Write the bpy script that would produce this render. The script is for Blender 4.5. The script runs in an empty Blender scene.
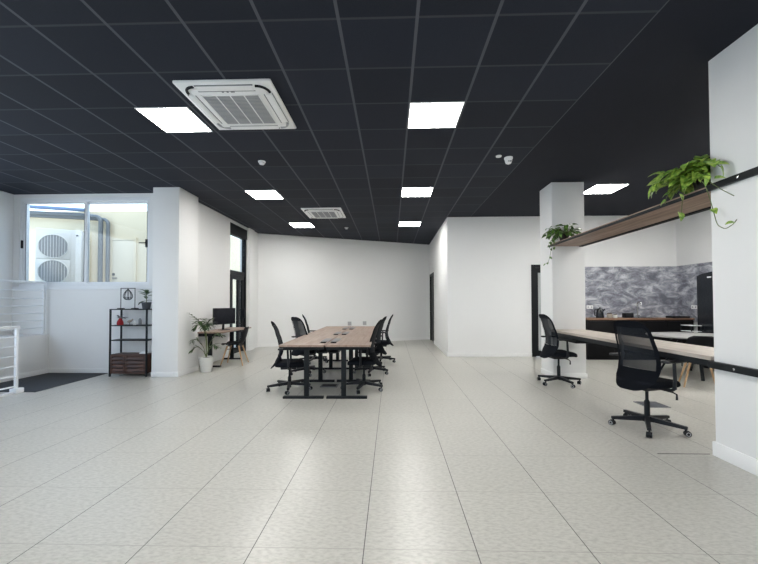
import bpy, bmesh, math, random
from mathutils import Vector, Matrix
random.seed(7)
S = bpy.context.scene
COL = S.collection
PI = math.pi
def R(d): return math.radians(d)

# ------------------------------------------------------------------ materials
MATS = {}
def nodes_of(m):
    m.use_nodes = True
    return m.node_tree.nodes, m.node_tree.links
def mat(name, col, rough=0.5, metal=0.0, spec=0.5, bump=0, bscale=60, vary=0.0, vscale=4.0, col2=None):
    """Principled with a procedural noise that mottles colour and surface."""
    if name in MATS: return MATS[name]
    m = bpy.data.materials.new(name); N, L = nodes_of(m)
    p = N['Principled BSDF']
    p.inputs['Roughness'].default_value = rough
    p.inputs['Metallic'].default_value = metal
    p.inputs['Specular IOR Level'].default_value = spec
    tc = N.new('ShaderNodeTexCoord')
    nz = N.new('ShaderNodeTexNoise'); nz.inputs['Scale'].default_value = vscale; nz.inputs['Detail'].default_value = 4
    L.new(tc.outputs['Object'], nz.inputs['Vector'])
    mx = N.new('ShaderNodeMix'); mx.data_type = 'RGBA'
    c2 = col2 if col2 else tuple(max(0, c*(1-vary)) for c in col)
    mx.inputs[6].default_value = (*col, 1); mx.inputs[7].default_value = (*c2, 1)
    L.new(nz.outputs['Fac'], mx.inputs[0]); L.new(mx.outputs[2], p.inputs['Base Color'])
    if bump:
        n2 = N.new('ShaderNodeTexNoise'); n2.inputs['Scale'].default_value = bscale; n2.inputs['Detail'].default_value = 3
        L.new(tc.outputs['Object'], n2.inputs['Vector'])
        b = N.new('ShaderNodeBump'); b.inputs['Strength'].default_value = bump; b.inputs['Distance'].default_value = 0.01
        L.new(n2.outputs['Fac'], b.inputs['Height']); L.new(b.outputs['Normal'], p.inputs['Normal'])
    MATS[name] = m
    return m
def wood(name, c1, c2, scale=(2, 30, 30), rough=0.45):
    m = bpy.data.materials.new(name); N, L = nodes_of(m); p = N['Principled BSDF']
    p.inputs['Roughness'].default_value = rough
    tc = N.new('ShaderNodeTexCoord'); mp = N.new('ShaderNodeMapping'); mp.inputs['Scale'].default_value = scale
    L.new(tc.outputs['Object'], mp.inputs['Vector'])
    nz = N.new('ShaderNodeTexNoise'); nz.inputs['Scale'].default_value = 1.0; nz.inputs['Detail'].default_value = 6; nz.inputs['Distortion'].default_value = 0.6
    L.new(mp.outputs['Vector'], nz.inputs['Vector'])
    rp = N.new('ShaderNodeValToRGB'); rp.color_ramp.elements[0].position = 0.32; rp.color_ramp.elements[1].position = 0.68
    rp.color_ramp.elements[0].color = (*c1, 1); rp.color_ramp.elements[1].color = (*c2, 1)
    L.new(nz.outputs['Fac'], rp.inputs['Fac']); L.new(rp.outputs['Color'], p.inputs['Base Color'])
    MATS[name] = m; return m
def emis(name, col, st):
    m = bpy.data.materials.new(name); N, L = nodes_of(m); N.remove(N['Principled BSDF'])
    e = N.new('ShaderNodeEmission'); e.inputs['Color'].default_value = (*col, 1); e.inputs['Strength'].default_value = st
    L.new(e.outputs[0], N['Material Output'].inputs['Surface']); MATS[name] = m; return m
def see_through(name, col, clear, rough=0.05, fres=True, pattern=0):
    m = bpy.data.materials.new(name); N, L = nodes_of(m); p = N['Principled BSDF']
    p.inputs['Base Color'].default_value = (*col, 1); p.inputs['Roughness'].default_value = rough
    t = N.new('ShaderNodeBsdfTransparent'); mx = N.new('ShaderNodeMixShader')
    mx.inputs[0].default_value = clear
    if fres:
        lw = N.new('ShaderNodeFresnel'); lw.inputs['IOR'].default_value = 1.45
        s = N.new('ShaderNodeMath'); s.operation = 'SUBTRACT'; s.inputs[0].default_value = clear; s.use_clamp = True
        L.new(lw.outputs[0], s.inputs[1]); L.new(s.outputs[0], mx.inputs[0])
    L.new(p.outputs[0], mx.inputs[1]); L.new(t.outputs[0], mx.inputs[2])
    L.new(mx.outputs[0], N['Material Output'].inputs['Surface']); MATS[name] = m; return m

def grid_lines(N, L, sep, axis, origin, step, width):
    """1 on the grid line, 0 elsewhere, in metres along one world axis"""
    a = N.new('ShaderNodeMath'); a.operation = 'SUBTRACT'; a.inputs[1].default_value = origin - step*50
    L.new(sep.outputs[axis], a.inputs[0])
    b = N.new('ShaderNodeMath'); b.operation = 'DIVIDE'; b.inputs[1].default_value = step; L.new(a.outputs[0], b.inputs[0])
    c = N.new('ShaderNodeMath'); c.operation = 'FRACT'; L.new(b.outputs[0], c.inputs[0])
    d = N.new('ShaderNodeMath'); d.operation = 'PINGPONG'; d.inputs[1].default_value = 0.5; L.new(c.outputs[0], d.inputs[0])
    e = N.new('ShaderNodeMath'); e.operation = 'LESS_THAN'; e.inputs[1].default_value = width/step/2; L.new(d.outputs[0], e.inputs[0])
    fl = N.new('ShaderNodeMath'); fl.operation = 'FLOOR'; L.new(b.outputs[0], fl.inputs[0])
    return e, fl

def floor_material():
    m = bpy.data.materials.new('polished_floor_tile'); N, L = nodes_of(m); p = N['Principled BSDF']
    tc = N.new('ShaderNodeTexCoord'); sep = N.new('ShaderNodeSeparateXYZ'); L.new(tc.outputs['Object'], sep.inputs[0])
    ex, fx = grid_lines(N, L, sep, 'X', -2.0137, 0.619, 0.0055)
    ey, fy = grid_lines(N, L, sep, 'Y', 2.0139, 0.619, 0.0045)
    # tile tone
    cb = N.new('ShaderNodeCombineXYZ'); L.new(fx.outputs[0], cb.inputs[0]); L.new(fy.outputs[0], cb.inputs[1])
    wn = N.new('ShaderNodeTexWhiteNoise'); wn.noise_dimensions = '3D'; L.new(cb.outputs[0], wn.inputs['Vector'])
    # flecks, elongated
    mp = N.new('ShaderNodeMapping'); mp.inputs['Scale'].default_value = (26, 60, 1); mp.inputs['Rotation'].default_value = (0, 0, 0.5)
    L.new(tc.outputs['Object'], mp.inputs[0])
    nz = N.new('ShaderNodeTexNoise'); nz.inputs['Scale'].default_value = 1.0; nz.inputs['Detail'].default_value = 3; nz.inputs['Roughness'].default_value = 0.6
    L.new(mp.outputs[0], nz.inputs['Vector'])
    rp = N.new('ShaderNodeValToRGB'); rp.color_ramp.elements[0].position = 0.34; rp.color_ramp.elements[1].position = 0.6
    rp.color_ramp.elements[0].color = (0.405, 0.398, 0.362, 1); rp.color_ramp.elements[1].color = (0.515, 0.506, 0.463, 1)
    L.new(nz.outputs['Fac'], rp.inputs[0])
    big = N.new('ShaderNodeTexNoise'); big.inputs['Scale'].default_value = 1.3; L.new(tc.outputs['Object'], big.inputs['Vector'])
    add = N.new('ShaderNodeMath'); add.operation = 'MULTIPLY_ADD'; add.inputs[1].default_value = 0.03; add.inputs[2].default_value = 0.97
    L.new(wn.outputs['Value'], add.inputs[0])
    hv = N.new('ShaderNodeHueSaturation'); L.new(rp.outputs[0], hv.inputs['Color']); L.new(add.outputs[0], hv.inputs['Value'])
    m1 = N.new('ShaderNodeMix'); m1.data_type = 'RGBA'; m1.inputs[7].default_value = (0.33, 0.32, 0.29, 1)
    L.new(ey.outputs[0], m1.inputs[0]); L.new(hv.outputs[0], m1.inputs[6])
    m2 = N.new('ShaderNodeMix'); m2.data_type = 'RGBA'; m2.inputs[7].default_value = (0.07, 0.068, 0.065, 1)
    L.new(ex.outputs[0], m2.inputs[0]); L.new(m1.outputs[2], m2.inputs[6]); L.new(m2.outputs[2], p.inputs['Base Color'])
    r = N.new('ShaderNodeMapRange'); r.inputs[3].default_value = 0.285; r.inputs[4].default_value = 0.32
    L.new(big.outputs['Fac'], r.inputs[0]); L.new(r.outputs[0], p.inputs['Roughness'])
    p.inputs['Specular IOR Level'].default_value = 0.55
    return m
def ceiling_material():
    m = bpy.data.materials.new('dark_ceiling_tile'); N, L = nodes_of(m); p = N['Principled BSDF']
    tc = N.new('ShaderNodeTexCoord'); sep = N.new('ShaderNodeSeparateXYZ'); L.new(tc.outputs['Object'], sep.inputs[0])
    ex, fx = grid_lines(N, L, sep, 'X', 0.203, 0.603, 0.026)
    ey, fy = grid_lines(N, L, sep, 'Y', 3.880, 0.588, 0.022)
    cb = N.new('ShaderNodeCombineXYZ'); L.new(fx.outputs[0], cb.inputs[0]); L.new(fy.outputs[0], cb.inputs[1])
    wn = N.new('ShaderNodeTexWhiteNoise'); L.new(cb.outputs[0], wn.inputs['Vector'])
    nz = N.new('ShaderNodeTexNoise'); nz.inputs['Scale'].default_value = 140; nz.inputs['Detail'].default_value = 2; L.new(tc.outputs['Object'], nz.inputs['Vector'])
    v = N.new('ShaderNodeMath'); v.operation = 'MULTIPLY_ADD'; v.inputs[1].default_value = 0.45; v.inputs[2].default_value = 0.75; L.new(wn.outputs['Value'], v.inputs[0])
    v2 = N.new('ShaderNodeMath'); v2.operation = 'MULTIPLY_ADD'; v2.inputs[1].default_value = 0.5; L.new(nz.outputs['Fac'], v2.inputs[0]); L.new(v.outputs[0], v2.inputs[2])
    hv = N.new('ShaderNodeHueSaturation'); hv.inputs['Color'].default_value = (0.0115, 0.0145, 0.0235, 1); L.new(v2.outputs[0], hv.inputs['Value'])
    m1 = N.new('ShaderNodeMix'); m1.data_type = 'RGBA'; m1.inputs[7].default_value = (0.042, 0.046, 0.056, 1)
    L.new(ey.outputs[0], m1.inputs[0]); L.new(hv.outputs[0], m1.inputs[6])
    m2 = N.new('ShaderNodeMix'); m2.data_type = 'RGBA'; m2.inputs[7].default_value = (0.080, 0.085, 0.100, 1)
    L.new(ex.outputs[0], m2.inputs[0]); L.new(m1.outputs[2], m2.inputs[6]); L.new(m2.outputs[2], p.inputs['Base Color'])
    p.inputs['Roughness'].default_value = 0.75; p.inputs['Specular IOR Level'].default_value = 0.25
    return m
def plaster_material():
    m = bpy.data.materials.new('grey_brushed_plaster'); N, L = nodes_of(m); p = N['Principled BSDF']
    tc = N.new('ShaderNodeTexCoord'); mp = N.new('ShaderNodeMapping'); mp.inputs['Scale'].default_value = (2.4, 2.4, 4.6); mp.inputs['Rotation'].default_value = (0.2, 0.5, 0.3)
    L.new(tc.outputs['Object'], mp.inputs[0])
    a = N.new('ShaderNodeTexNoise'); a.inputs['Scale'].default_value = 1.3; a.inputs['Detail'].default_value = 8; a.inputs['Roughness'].default_value = 0.72; a.inputs['Distortion'].default_value = 0.55
    L.new(mp.outputs[0], a.inputs['Vector'])
    rp = N.new('ShaderNodeValToRGB'); cr = rp.color_ramp
    cr.elements[0].position = 0.39; cr.elements[0].color = (0.13, 0.135, 0.165, 1)
    cr.elements[1].position = 0.63; cr.elements[1].color = (0.60, 0.61, 0.65, 1)
    e = cr.elements.new(0.5); e.color = (0.275, 0.285, 0.33, 1)
    L.new(a.outputs['Fac'], rp.inputs[0]); L.new(rp.outputs[0], p.inputs['Base Color'])
    p.inputs['Roughness'].default_value = 0.45
    return m
def leaf_material(name, c1, c2, scale=18):
    m = bpy.data.materials.new(name); N, L = nodes_of(m); p = N['Principled BSDF']
    tc = N.new('ShaderNodeTexCoord')
    nz = N.new('ShaderNodeTexNoise'); nz.inputs['Scale'].default_value = scale; nz.inputs['Detail'].default_value = 3; L.new(tc.outputs['Object'], nz.inputs['Vector'])
    rp = N.new('ShaderNodeValToRGB'); rp.color_ramp.elements[0].position = 0.38; rp.color_ramp.elements[1].position = 0.66
    rp.color_ramp.elements[0].color = (*c1, 1); rp.color_ramp.elements[1].color = (*c2, 1)
    L.new(nz.outputs['Fac'], rp.inputs[0]); L.new(rp.outputs[0], p.inputs['Base Color'])
    p.inputs['Roughness'].default_value = 0.42
    MATS[name] = m; return m

WALL = mat('white_wall_paint', (0.79, 0.795, 0.79), 0.75, bump=0.03, bscale=90, vary=0.02, vscale=1.5)
TRIM = mat('white_trim_paint', (0.82, 0.825, 0.82), 0.45, vary=0.02)
FLOOR = floor_material(); CEIL = ceiling_material(); PLASTER = plaster_material()
CEIL_PLAIN = mat('black_ceiling_paint', (0.0125, 0.0150, 0.0245), 0.8, spec=0.25, vary=0.25, vscale=3)
BLK = mat('black_powder_coated_metal', (0.009, 0.0115, 0.014), 0.5, spec=0.22, bump=0.03, bscale=300, vary=0.2)
PLAS = mat('black_plastic', (0.010, 0.0115, 0.015), 0.45, spec=0.3, vary=0.15)
FAB = mat('black_woven_fabric', (0.009, 0.011, 0.016), 0.9, spec=0.15, bump=0.3, bscale=420, vary=0.3, vscale=40)
GREYP = mat('grey_plastic', (0.42, 0.43, 0.44), 0.4, vary=0.1)
MIDG = mat('mid_grey_plastic', (0.19, 0.20, 0.21), 0.5, vary=0.1)
WPL = mat('white_plastic', (0.86, 0.865, 0.86), 0.4, vary=0.03)
LOUV = mat('light_grey_louvre', (0.27, 0.28, 0.29), 0.5, vary=0.1)
WMET = mat('white_painted_metal', (0.80, 0.82, 0.84), 0.35, vary=0.03)
DMAT = mat('dark_entrance_carpet', (0.030, 0.034, 0.042), 0.75, bump=0.3, bscale=250, vary=0.3, vscale=6)
CHROME = mat('brushed_steel', (0.62, 0.62, 0.62), 0.25, metal=1.0, vary=0.1)
TOPW = wood('pale_brown_oak_laminate', (0.235, 0.165, 0.125), (0.34, 0.255, 0.205), (22, 1.6, 20))
CNTW = wood('light_grey_oak', (0.34, 0.295, 0.25), (0.50, 0.45, 0.395), (26, 1.2, 20))
SHLW = wood('walnut_plank', (0.16, 0.105, 0.078), (0.33, 0.235, 0.18), (22, 1.2, 20), 0.55)
KITW = wood('brown_worktop_wood', (0.16, 0.085, 0.05), (0.30, 0.175, 0.11), (1.5, 22, 20))
RUST = wood('rustic_brown_board', (0.028, 0.012, 0.008), (0.105, 0.048, 0.030), (3, 30, 30), 0.55)
LEGW = wood('beech_wood', (0.40, 0.25, 0.13), (0.56, 0.38, 0.22), (20, 20, 2))
KBLK = mat('matt_black_cabinet_front', (0.006, 0.006, 0.007), 0.5, spec=0.15, vary=0.15)
FRG = mat('black_enamel', (0.010, 0.013, 0.018), 0.22, vary=0.1)
TBLG = mat('pale_grey_tabletop', (0.29, 0.29, 0.285), 0.4, vary=0.05)
CREAM = mat('cream_render', (0.52, 0.455, 0.33), 0.85, bump=0.2, bscale=40, vary=0.08, vscale=2)
CREAMD = mat('cream_door_paint', (0.45, 0.40, 0.305), 0.6, vary=0.03)
PIPE = mat('grey_blue_pipe', (0.095, 0.105, 0.11), 0.5, vary=0.2)
PIPEB = mat('blue_pipe_wrap', (0.08, 0.14, 0.25), 0.5, vary=0.2)
CONC = mat('grey_concrete', (0.38, 0.37, 0.35), 0.9, bump=0.2, bscale=30, vary=0.2)
def glass():
    m = bpy.data.materials.new('window_glass'); N, L = nodes_of(m); N.remove(N['Principled BSDF'])
    g = N.new('ShaderNodeBsdfGlossy'); g.inputs['Roughness'].default_value = 0.01
    t = N.new('ShaderNodeBsdfTransparent'); t.inputs['Color'].default_value = (0.96, 0.98, 0.975, 1)
    lw = N.new('ShaderNodeLayerWeight'); lw.inputs['Blend'].default_value = 0.5
    pw = N.new('ShaderNodeMath'); pw.operation = 'POWER'; pw.inputs[1].default_value = 5; L.new(lw.outputs['Facing'], pw.inputs[0])
    f = N.new('ShaderNodeMath'); f.operation = 'MULTIPLY_ADD'; f.inputs[1].default_value = 0.7; f.inputs[2].default_value = 0.035; L.new(pw.outputs[0], f.inputs[0])
    mx = N.new('ShaderNodeMixShader')
    L.new(f.outputs[0], mx.inputs[0]); L.new(t.outputs[0], mx.inputs[1]); L.new(g.outputs[0], mx.inputs[2])
    L.new(mx.outputs[0], N['Material Output'].inputs['Surface']); return m
GLASS = glass()
ACW = mat('weathered_white_metal', (0.46, 0.46, 0.44), 0.5, vary=0.08)
FROST = mat('pale_frosted_glass', (0.46, 0.49, 0.50), 0.25, vary=0.05)
def chair_mesh():
    m = bpy.data.materials.new('black_chair_mesh'); N, L = nodes_of(m); p = N['Principled BSDF']
    p.inputs['Base Color'].default_value = (0.010, 0.013, 0.018, 1); p.inputs['Roughness'].default_value = 0.8; p.inputs['Specular IOR Level'].default_value = 0.2
    lw = N.new('ShaderNodeLayerWeight'); lw.inputs['Blend'].default_value = 0.5     # woven mesh closes up when seen aslant
    a = N.new('ShaderNodeMath'); a.operation = 'SUBTRACT'; a.inputs[0].default_value = 1.0; L.new(lw.outputs['Facing'], a.inputs[1])
    b = N.new('ShaderNodeMath'); b.operation = 'POWER'; b.inputs[1].default_value = 2.2; L.new(a.outputs[0], b.inputs[0])
    c = N.new('ShaderNodeMath'); c.operation = 'MULTIPLY'; c.inputs[1].default_value = 0.30; L.new(b.outputs[0], c.inputs[0])
    t = N.new('ShaderNodeBsdfTransparent'); mx = N.new('ShaderNodeMixShader')
    L.new(c.outputs[0], mx.inputs[0]); L.new(p.outputs[0], mx.inputs[1]); L.new(t.outputs[0], mx.inputs[2])
    L.new(mx.outputs[0], N['Material Output'].inputs['Surface']); return m
MESHM = chair_mesh()
LEAF1 = leaf_material('variegated_pothos_leaf', (0.10, 0.25, 0.028), (0.46, 0.60, 0.11), 30)
LEAF2 = leaf_material('green_pothos_leaf', (0.020, 0.075, 0.014), (0.16, 0.30, 0.05), 30)
LEAF3 = leaf_material('dark_green_leaf', (0.014, 0.045, 0.014), (0.06, 0.13, 0.03), 14)
STEM = mat('green_stem', (0.13, 0.17, 0.06), 0.6, vary=0.3)
VINE = mat('brown_vine', (0.05, 0.045, 0.03), 0.7, vary=0.3)
POTB = mat('dark_brown_pot', (0.020, 0.013, 0.011), 0.6, vary=0.3, bump=0.2, bscale=80)
POTG = mat('slate_grey_pot', (0.045, 0.052, 0.065), 0.5, vary=0.2)
POTW = mat('white_glazed_pot', (0.74, 0.74, 0.71), 0.35, vary=0.05)
SOIL = mat('dark_soil', (0.03, 0.022, 0.016), 0.95, bump=0.6, bscale=90, vary=0.4)
RED = mat('red_felt', (0.36, 0.012, 0.02), 0.8, vary=0.3)
BEIGE = mat('beige_ceramic', (0.42, 0.38, 0.32), 0.6, vary=0.2)
LED = emis('led_diffuser', (1.0, 0.98, 0.945), 22.0)

# ------------------------------------------------------------------ mesh helpers
class MB:
    def __init__(s): s.bm = bmesh.new()
    def box(s, x0, x1, y0, y1, z0, z1, bev=0.0, M=None, seg=2):
        g = bmesh.ops.create_cube(s.bm, size=1.0)['verts']
        T = Matrix.Translation(((x0+x1)/2, (y0+y1)/2, (z0+z1)/2)) @ Matrix.Diagonal((abs(x1-x0), abs(y1-y0), abs(z1-z0), 1))
        bmesh.ops.transform(s.bm, matrix=T, verts=g)
        if bev:
            ed = list({e for v in g for e in v.link_edges})
            r = bmesh.ops.bevel(s.bm, geom=ed, offset=bev, segments=seg, profile=0.5, affect='EDGES')
            g = list({v for f in r['faces'] for v in f.verts} | {v for v in g if v.is_valid})
        if M is not None: bmesh.ops.transform(s.bm, matrix=M, verts=g)
        return s
    def bar(s, p, q, w, h=None, bev=0.0, up=(0, 0, 1)):
        p, q = Vector(p), Vector(q); d = q-p; l = d.length; d.normalize(); h = h or w
        u = Vector(up)
        if abs(u.dot(d)) > 0.98: u = Vector((0, 1, 0))
        x = d.cross(u).normalized(); z = x.cross(d)
        M = Matrix(((x.x, d.x, z.x, p.x), (x.y, d.y, z.y, p.y), (x.z, d.z, z.z, p.z), (0, 0, 0, 1)))
        return s.box(-w/2, w/2, 0, l, -h/2, h/2, bev, M)
    def tube(s, pts, r, n=10, closed=False, caps=True):
        pts = [Vector(p) for p in pts]; k = len(pts)
        rr = r if isinstance(r, (list, tuple)) else [r]*k
        rings = []; prev = None
        for i, p in enumerate(pts):
            a = pts[(i-1) % k] if (closed or i > 0) else p; b = pts[(i+1) % k] if (closed or i < k-1) else p
            t = (b-a).normalized()
            if prev is None:
                x = t.orthogonal().normalized()
            else:
                x = (prev - t*prev.dot(t)); x = x.normalized() if x.length > 1e-6 else t.orthogonal().normalized()
            prev = x; y = t.cross(x)
            rings.append([s.bm.verts.new(p + (x*math.cos(2*PI*j/n) + y*math.sin(2*PI*j/n))*rr[i]) for j in range(n)])
        for i in range(k if closed else k-1):
            A, B = rings[i], rings[(i+1) % k]
            for j in range(n): s.bm.faces.new((A[j], A[(j+1) % n], B[(j+1) % n], B[j]))
        if caps and not closed:
            s.bm.faces.new(list(reversed(rings[0]))); s.bm.faces.new(rings[-1])
        return s
    def lathe(s, prof, n=24, at=(0, 0, 0), M=None):
        rings = []
        at = Vector(at)
        for r, z in prof:
            if r <= 1e-6: rings.append([s.bm.verts.new(at + Vector((0, 0, z)))])
            else: rings.append([s.bm.verts.new(at + Vector((r*math.cos(2*PI*j/n), r*math.sin(2*PI*j/n), z))) for j in range(n)])
        for A, B in zip(rings, rings[1:]):
            for j in range(n):
                q = []
                for v in ((A[0] if len(A) == 1 else A[j]), (A[0] if len(A) == 1 else A[(j+1) % n]), (B[0] if len(B) == 1 else B[(j+1) % n]), (B[0] if len(B) == 1 else B[j])):
                    if v not in q: q.append(v)
                if len(q) > 2: s.bm.faces.new(q)
        if M is not None: bmesh.ops.transform(s.bm, matrix=M, verts=[v for r in rings for v in r])
        return s
    def cyl(s, p, q, r, n=16, r2=None): return s.tube([p, q], [r, r if r2 is None else r2], n)
    def poly(s, pts, z0, z1):
        lo = [s.bm.verts.new((x, y, z0)) for x, y in pts]; hi = [s.bm.verts.new((x, y, z1)) for x, y in pts]
        s.bm.faces.new(list(reversed(lo))); s.bm.faces.new(hi); n = len(pts)
        for i in range(n): s.bm.faces.new((lo[i], lo[(i+1) % n], hi[(i+1) % n], hi[i]))
        return s
    def leaf(s, base, d, up, ln, w, curl=0.5, shape='heart', n=6):
        """a leaf blade with a folded midrib, drooping along its length"""
        d = Vector(d).normalized(); up = Vector(up); up = (up - d*up.dot(d))
        up = up.normalized() if up.length > 1e-5 else d.orthogonal().normalized()
        sd = d.cross(up); prev = None; p = Vector(base)
        for i in range(n+1):
            t = i/n
            if shape == 'heart': wd = w*0.5*(math.sin(PI*min(1, (t+0.12)/1.12)**0.62))**0.9 if t < 1 else 0.0
            elif shape == 'oval': wd = w*0.5*math.sin(PI*min(1.0, t*0.96+0.03))**0.8
            else: wd = w*0.5*(math.sin(PI*(0.12+0.88*t)))**0.6
            if t >= 1: wd = 0.001
            a = -curl*t
            dd = d*math.cos(a) + up*math.sin(a); uu = up*math.cos(a) - d*math.sin(a)
            if i: p = p + dd*(ln/n)
            row = [s.bm.verts.new(p + sd*wd + uu*wd*0.28), s.bm.verts.new(p), s.bm.verts.new(p - sd*wd + uu*wd*0.28)]
            if prev:
                s.bm.faces.new((prev[0], prev[1], row[1], row[0])); s.bm.faces.new((prev[1], prev[2], row[2], row[1]))
            prev = row
        return s
    def build(s, name, m, parent=None, loc=None, smooth=35, solid=0.0, recalc=True):
        bm = s.bm
        if solid: bmesh.ops.solidify(bm, geom=list(bm.faces), thickness=solid)
        if recalc: bmesh.ops.recalc_face_normals(bm, faces=list(bm.faces))
        me = bpy.data.meshes.new(name); bm.to_mesh(me); bm.free()
        for p in me.polygons: p.use_smooth = True
        me.set_sharp_from_angle(angle=R(smooth))
        me.materials.append(m)
        o = bpy.data.objects.new(name, me); COL.objects.link(o)
        if parent is not None: o.parent = parent
        if loc is not None: o.location = loc
        return o
def tag(o, label, cat, group=None, kind=None):
    o['label'] = label; o['category'] = cat
    if group: o['group'] = group
    if kind: o['kind'] = kind
    return o
def thing(name, label, cat, loc=(0, 0, 0), rz=0.0, group=None):
    o = bpy.data.objects.new(name, None); COL.objects.link(o); o.empty_display_size = 0.1
    o.location = loc; o.rotation_euler = (0, 0, rz)
    return tag(o, label, cat, group)
def struct(name, mb, m, parent=None, **k):
    o = mb.build(name, m, parent, **k); o['kind'] = 'structure'; return o
def copy_tree(o, parent=None):
    c = o.copy(); COL.objects.link(c)
    if parent is not None: c.parent = parent
    for ch in list(o.children): copy_tree(ch, c)
    return c

H = 3.532
# ------------------------------------------------------------------ the room
XR, YR = 7.1, -4.4
struct('floor', MB().poly([(-7.7, YR), (7.3, YR), (7.3, 13.8), (1.3, 13.8), (-4.36, 11.3), (-4.36, 7.13), (-7.7, 7.13)], -0.12, 0.0), FLOOR)
XG = 2.01          # the tiled grid ends here; a plain black ceiling carries on to the right
struct('ceiling', MB().poly([(-7.7, YR), (XG, YR), (XG, 13.8), (1.3, 13.8), (-4.36, 11.3), (-4.36, 7.13), (-7.7, 7.13)], H, H+0.12), CEIL)
struct('ceiling_right', MB().poly([(XG, YR), (7.3, YR), (7.3, 13.8), (XG, 13.8)], H, H+0.12), CEIL_PLAIN)

# far-left wall with its tall opening towards the camera side, and ledge
mb = MB(); mb.box(-7.7, -7.5, 5.6, 6.93, 0, H); mb.box(-7.7, -7.5, YR, -3.4, 0, H); mb.box(-7.7, -7.5, -3.4, 5.6, 0, 0.5); mb.box(-7.7, -7.5, -3.4, 5.6, 3.2, H)
struct('wall_left', mb, WALL)
struct('wall_ledge', MB().box(-7.5, -6.74, 4.2, 6.93, 0, 0.76, 0.006), WALL)
# wall with the big window
WX0, WX1, WZ0, WZ1 = -7.38, -4.75, 1.70, 3.465
mb = MB(); mb.box(-7.7, -4.45, 6.93, 7.13, 0, WZ0); mb.box(-7.7, WX0, 6.93, 7.13, WZ0, H); mb.box(WX1, -4.45, 6.93, 7.13, WZ0, H); mb.box(WX0, WX1, 6.93, 7.13, WZ1, H)
struct('wall_window', mb, WALL)
struct('pillar_left', MB().box(-4.45, -3.95, 6.58, 7.25, 0, H, 0.006), WALL)
# left wall with the glazed door
DY0, DY1, DZ = 9.12, 10.21, 3.45
mb = MB(); mb.box(-4.34, -4.14, 7.25, DY0, 0, H); mb.box(-4.34, -4.14, DY1, 11.2, 0, H); mb.box(-4.34, -4.14, DY0, DY1, DZ, H); mb.box(-4.14, -4.09, 10.26, 10.64, 0, H)
struct('wall_left_long', mb, WALL)
# slanting back wall
mb = MB(); mb.bar((-4.2, 11.14, H/2), (1.55, 13.65, H/2), 0.2, H)
struct('wall_back', mb, WALL)
# partition block
D3X0, D3X1, D3Z = 3.515, 4.42, 2.31
mb = MB(); mb.box(1.42, 1.57, 9.30, 12.1, 0, H); mb.box(1.42, 1.57, 13.2, 13.75, 0, H); mb.box(1.42, 1.57, 12.1, 13.2, 2.38, H)
struct('wall_partition_side', mb, WALL)
mb = MB(); mb.box(1.42, D3X0, 9.15, 9.30, 0, H); mb.box(D3X1, 7.3, 9.15, 9.30, 0, H); mb.box(D3X0, D3X1, 9.15, 9.30, D3Z, H)
struct('wall_partition_front', mb, WALL)
struct('wall_kitchen_right', MB().box(7.1, 7.3, YR, 9.15, 0, H), WALL)
struct('wall_right', MB().box(2.865, 3.45, YR, 3.29, 0, H, 0.005), WALL)
struct('pillar_right', MB().box(2.895, 3.475, 6.55, 7.07, 0, H, 0.006), WALL)
mb = MB(); mb.box(-7.7, -1.2, YR-0.2, YR, 0, H); mb.box(1.2, 7.3, YR-0.2, YR, 0, H); mb.box(-1.2, 1.2, YR-0.2, YR, 2.4, H)
struct('wall_rear', mb, WALL)
# baseboards
b, t = 0.095, 0.014
struct('baseboard_window', MB().box(-6.74, -4.45, 6.93-t, 6.93, 0, b, 0.003), TRIM)
struct('baseboard_ledge', MB().box(-6.74, -6.74+t, 4.2, 6.93-t, 0, b, 0.003), TRIM)
mb = MB(); mb.box(-4.45, -3.95+t, 6.58-t, 6.58, 0, b, 0.003); mb.box(-3.95, -3.95+t, 6.58, 7.25+t, 0, b, 0.003)
struct('baseboard_pillar_left', mb, TRIM)
mb = MB(); mb.box(-4.14, -4.14+t, 7.27, DY0, 0, b, 0.003); mb.box(-4.09, -4.09+t, 10.26, 10.64, 0, b, 0.003)
struct('baseboard_left', mb, TRIM)
d = (Vector((1.55, 13.65, 0)) - Vector((-4.2, 11.14, 0))).normalized(); nrm = Vector((d.y, -d.x, 0))
p0 = Vector((-4.2, 11.14, b/2)) + nrm*(0.1+t/2); p1 = Vector((1.5, 13.63, b/2)) + nrm*(0.1+t/2)
struct('baseboard_back', MB().bar(p0 + d*0.12, p1, t, b), TRIM)
mb = MB(); mb.box(1.42-t, D3X0, 9.15-t, 9.15, 0, b, 0.003); mb.box(1.42-t, 1.42, 9.15, 12.1, 0, b, 0.003)
struct('baseboard_partition', mb, TRIM)
mb = MB(); mb.box(2.895-t, 3.475+t, 6.55-t, 6.55, 0, b, 0.003); mb.box(2.895-t, 2.895, 6.55, 7.07, 0, b, 0.003)
struct('baseboard_pillar_right', mb, TRIM)
mb = MB(); mb.box(2.865-t*1.3, 2.865, YR, 3.29+t, 0, 0.125, 0.004); mb.box(2.865, 3.45, 3.29, 3.29+t, 0, 0.125, 0.004)
struct('baseboard_right', mb, TRIM)
struct('trim_1', MB().box(2.38, 2.84, 3.318, 3.326, 0, 0.0015), BLK)          # open floor joint beside the wall end
# kitchen cladding
struct('trim_2', MB().box(4.55, 7.1, 9.138, 9.15, 0.9, 2.25), PLASTER)
struct('trim_3', MB().box(7.088, 7.1, 6.9, 9.138, 0.9, 2.25), PLASTER)
tag(MB().poly([(-6.725, 5.44), (-5.48, 5.42), (-5.53, 6.9), (-6.725, 6.915)], 0.0, 0.006).build('entrance_carpet', DMAT), 'dark charcoal carpet beneath the window beside the white railing', 'carpet')

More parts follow.
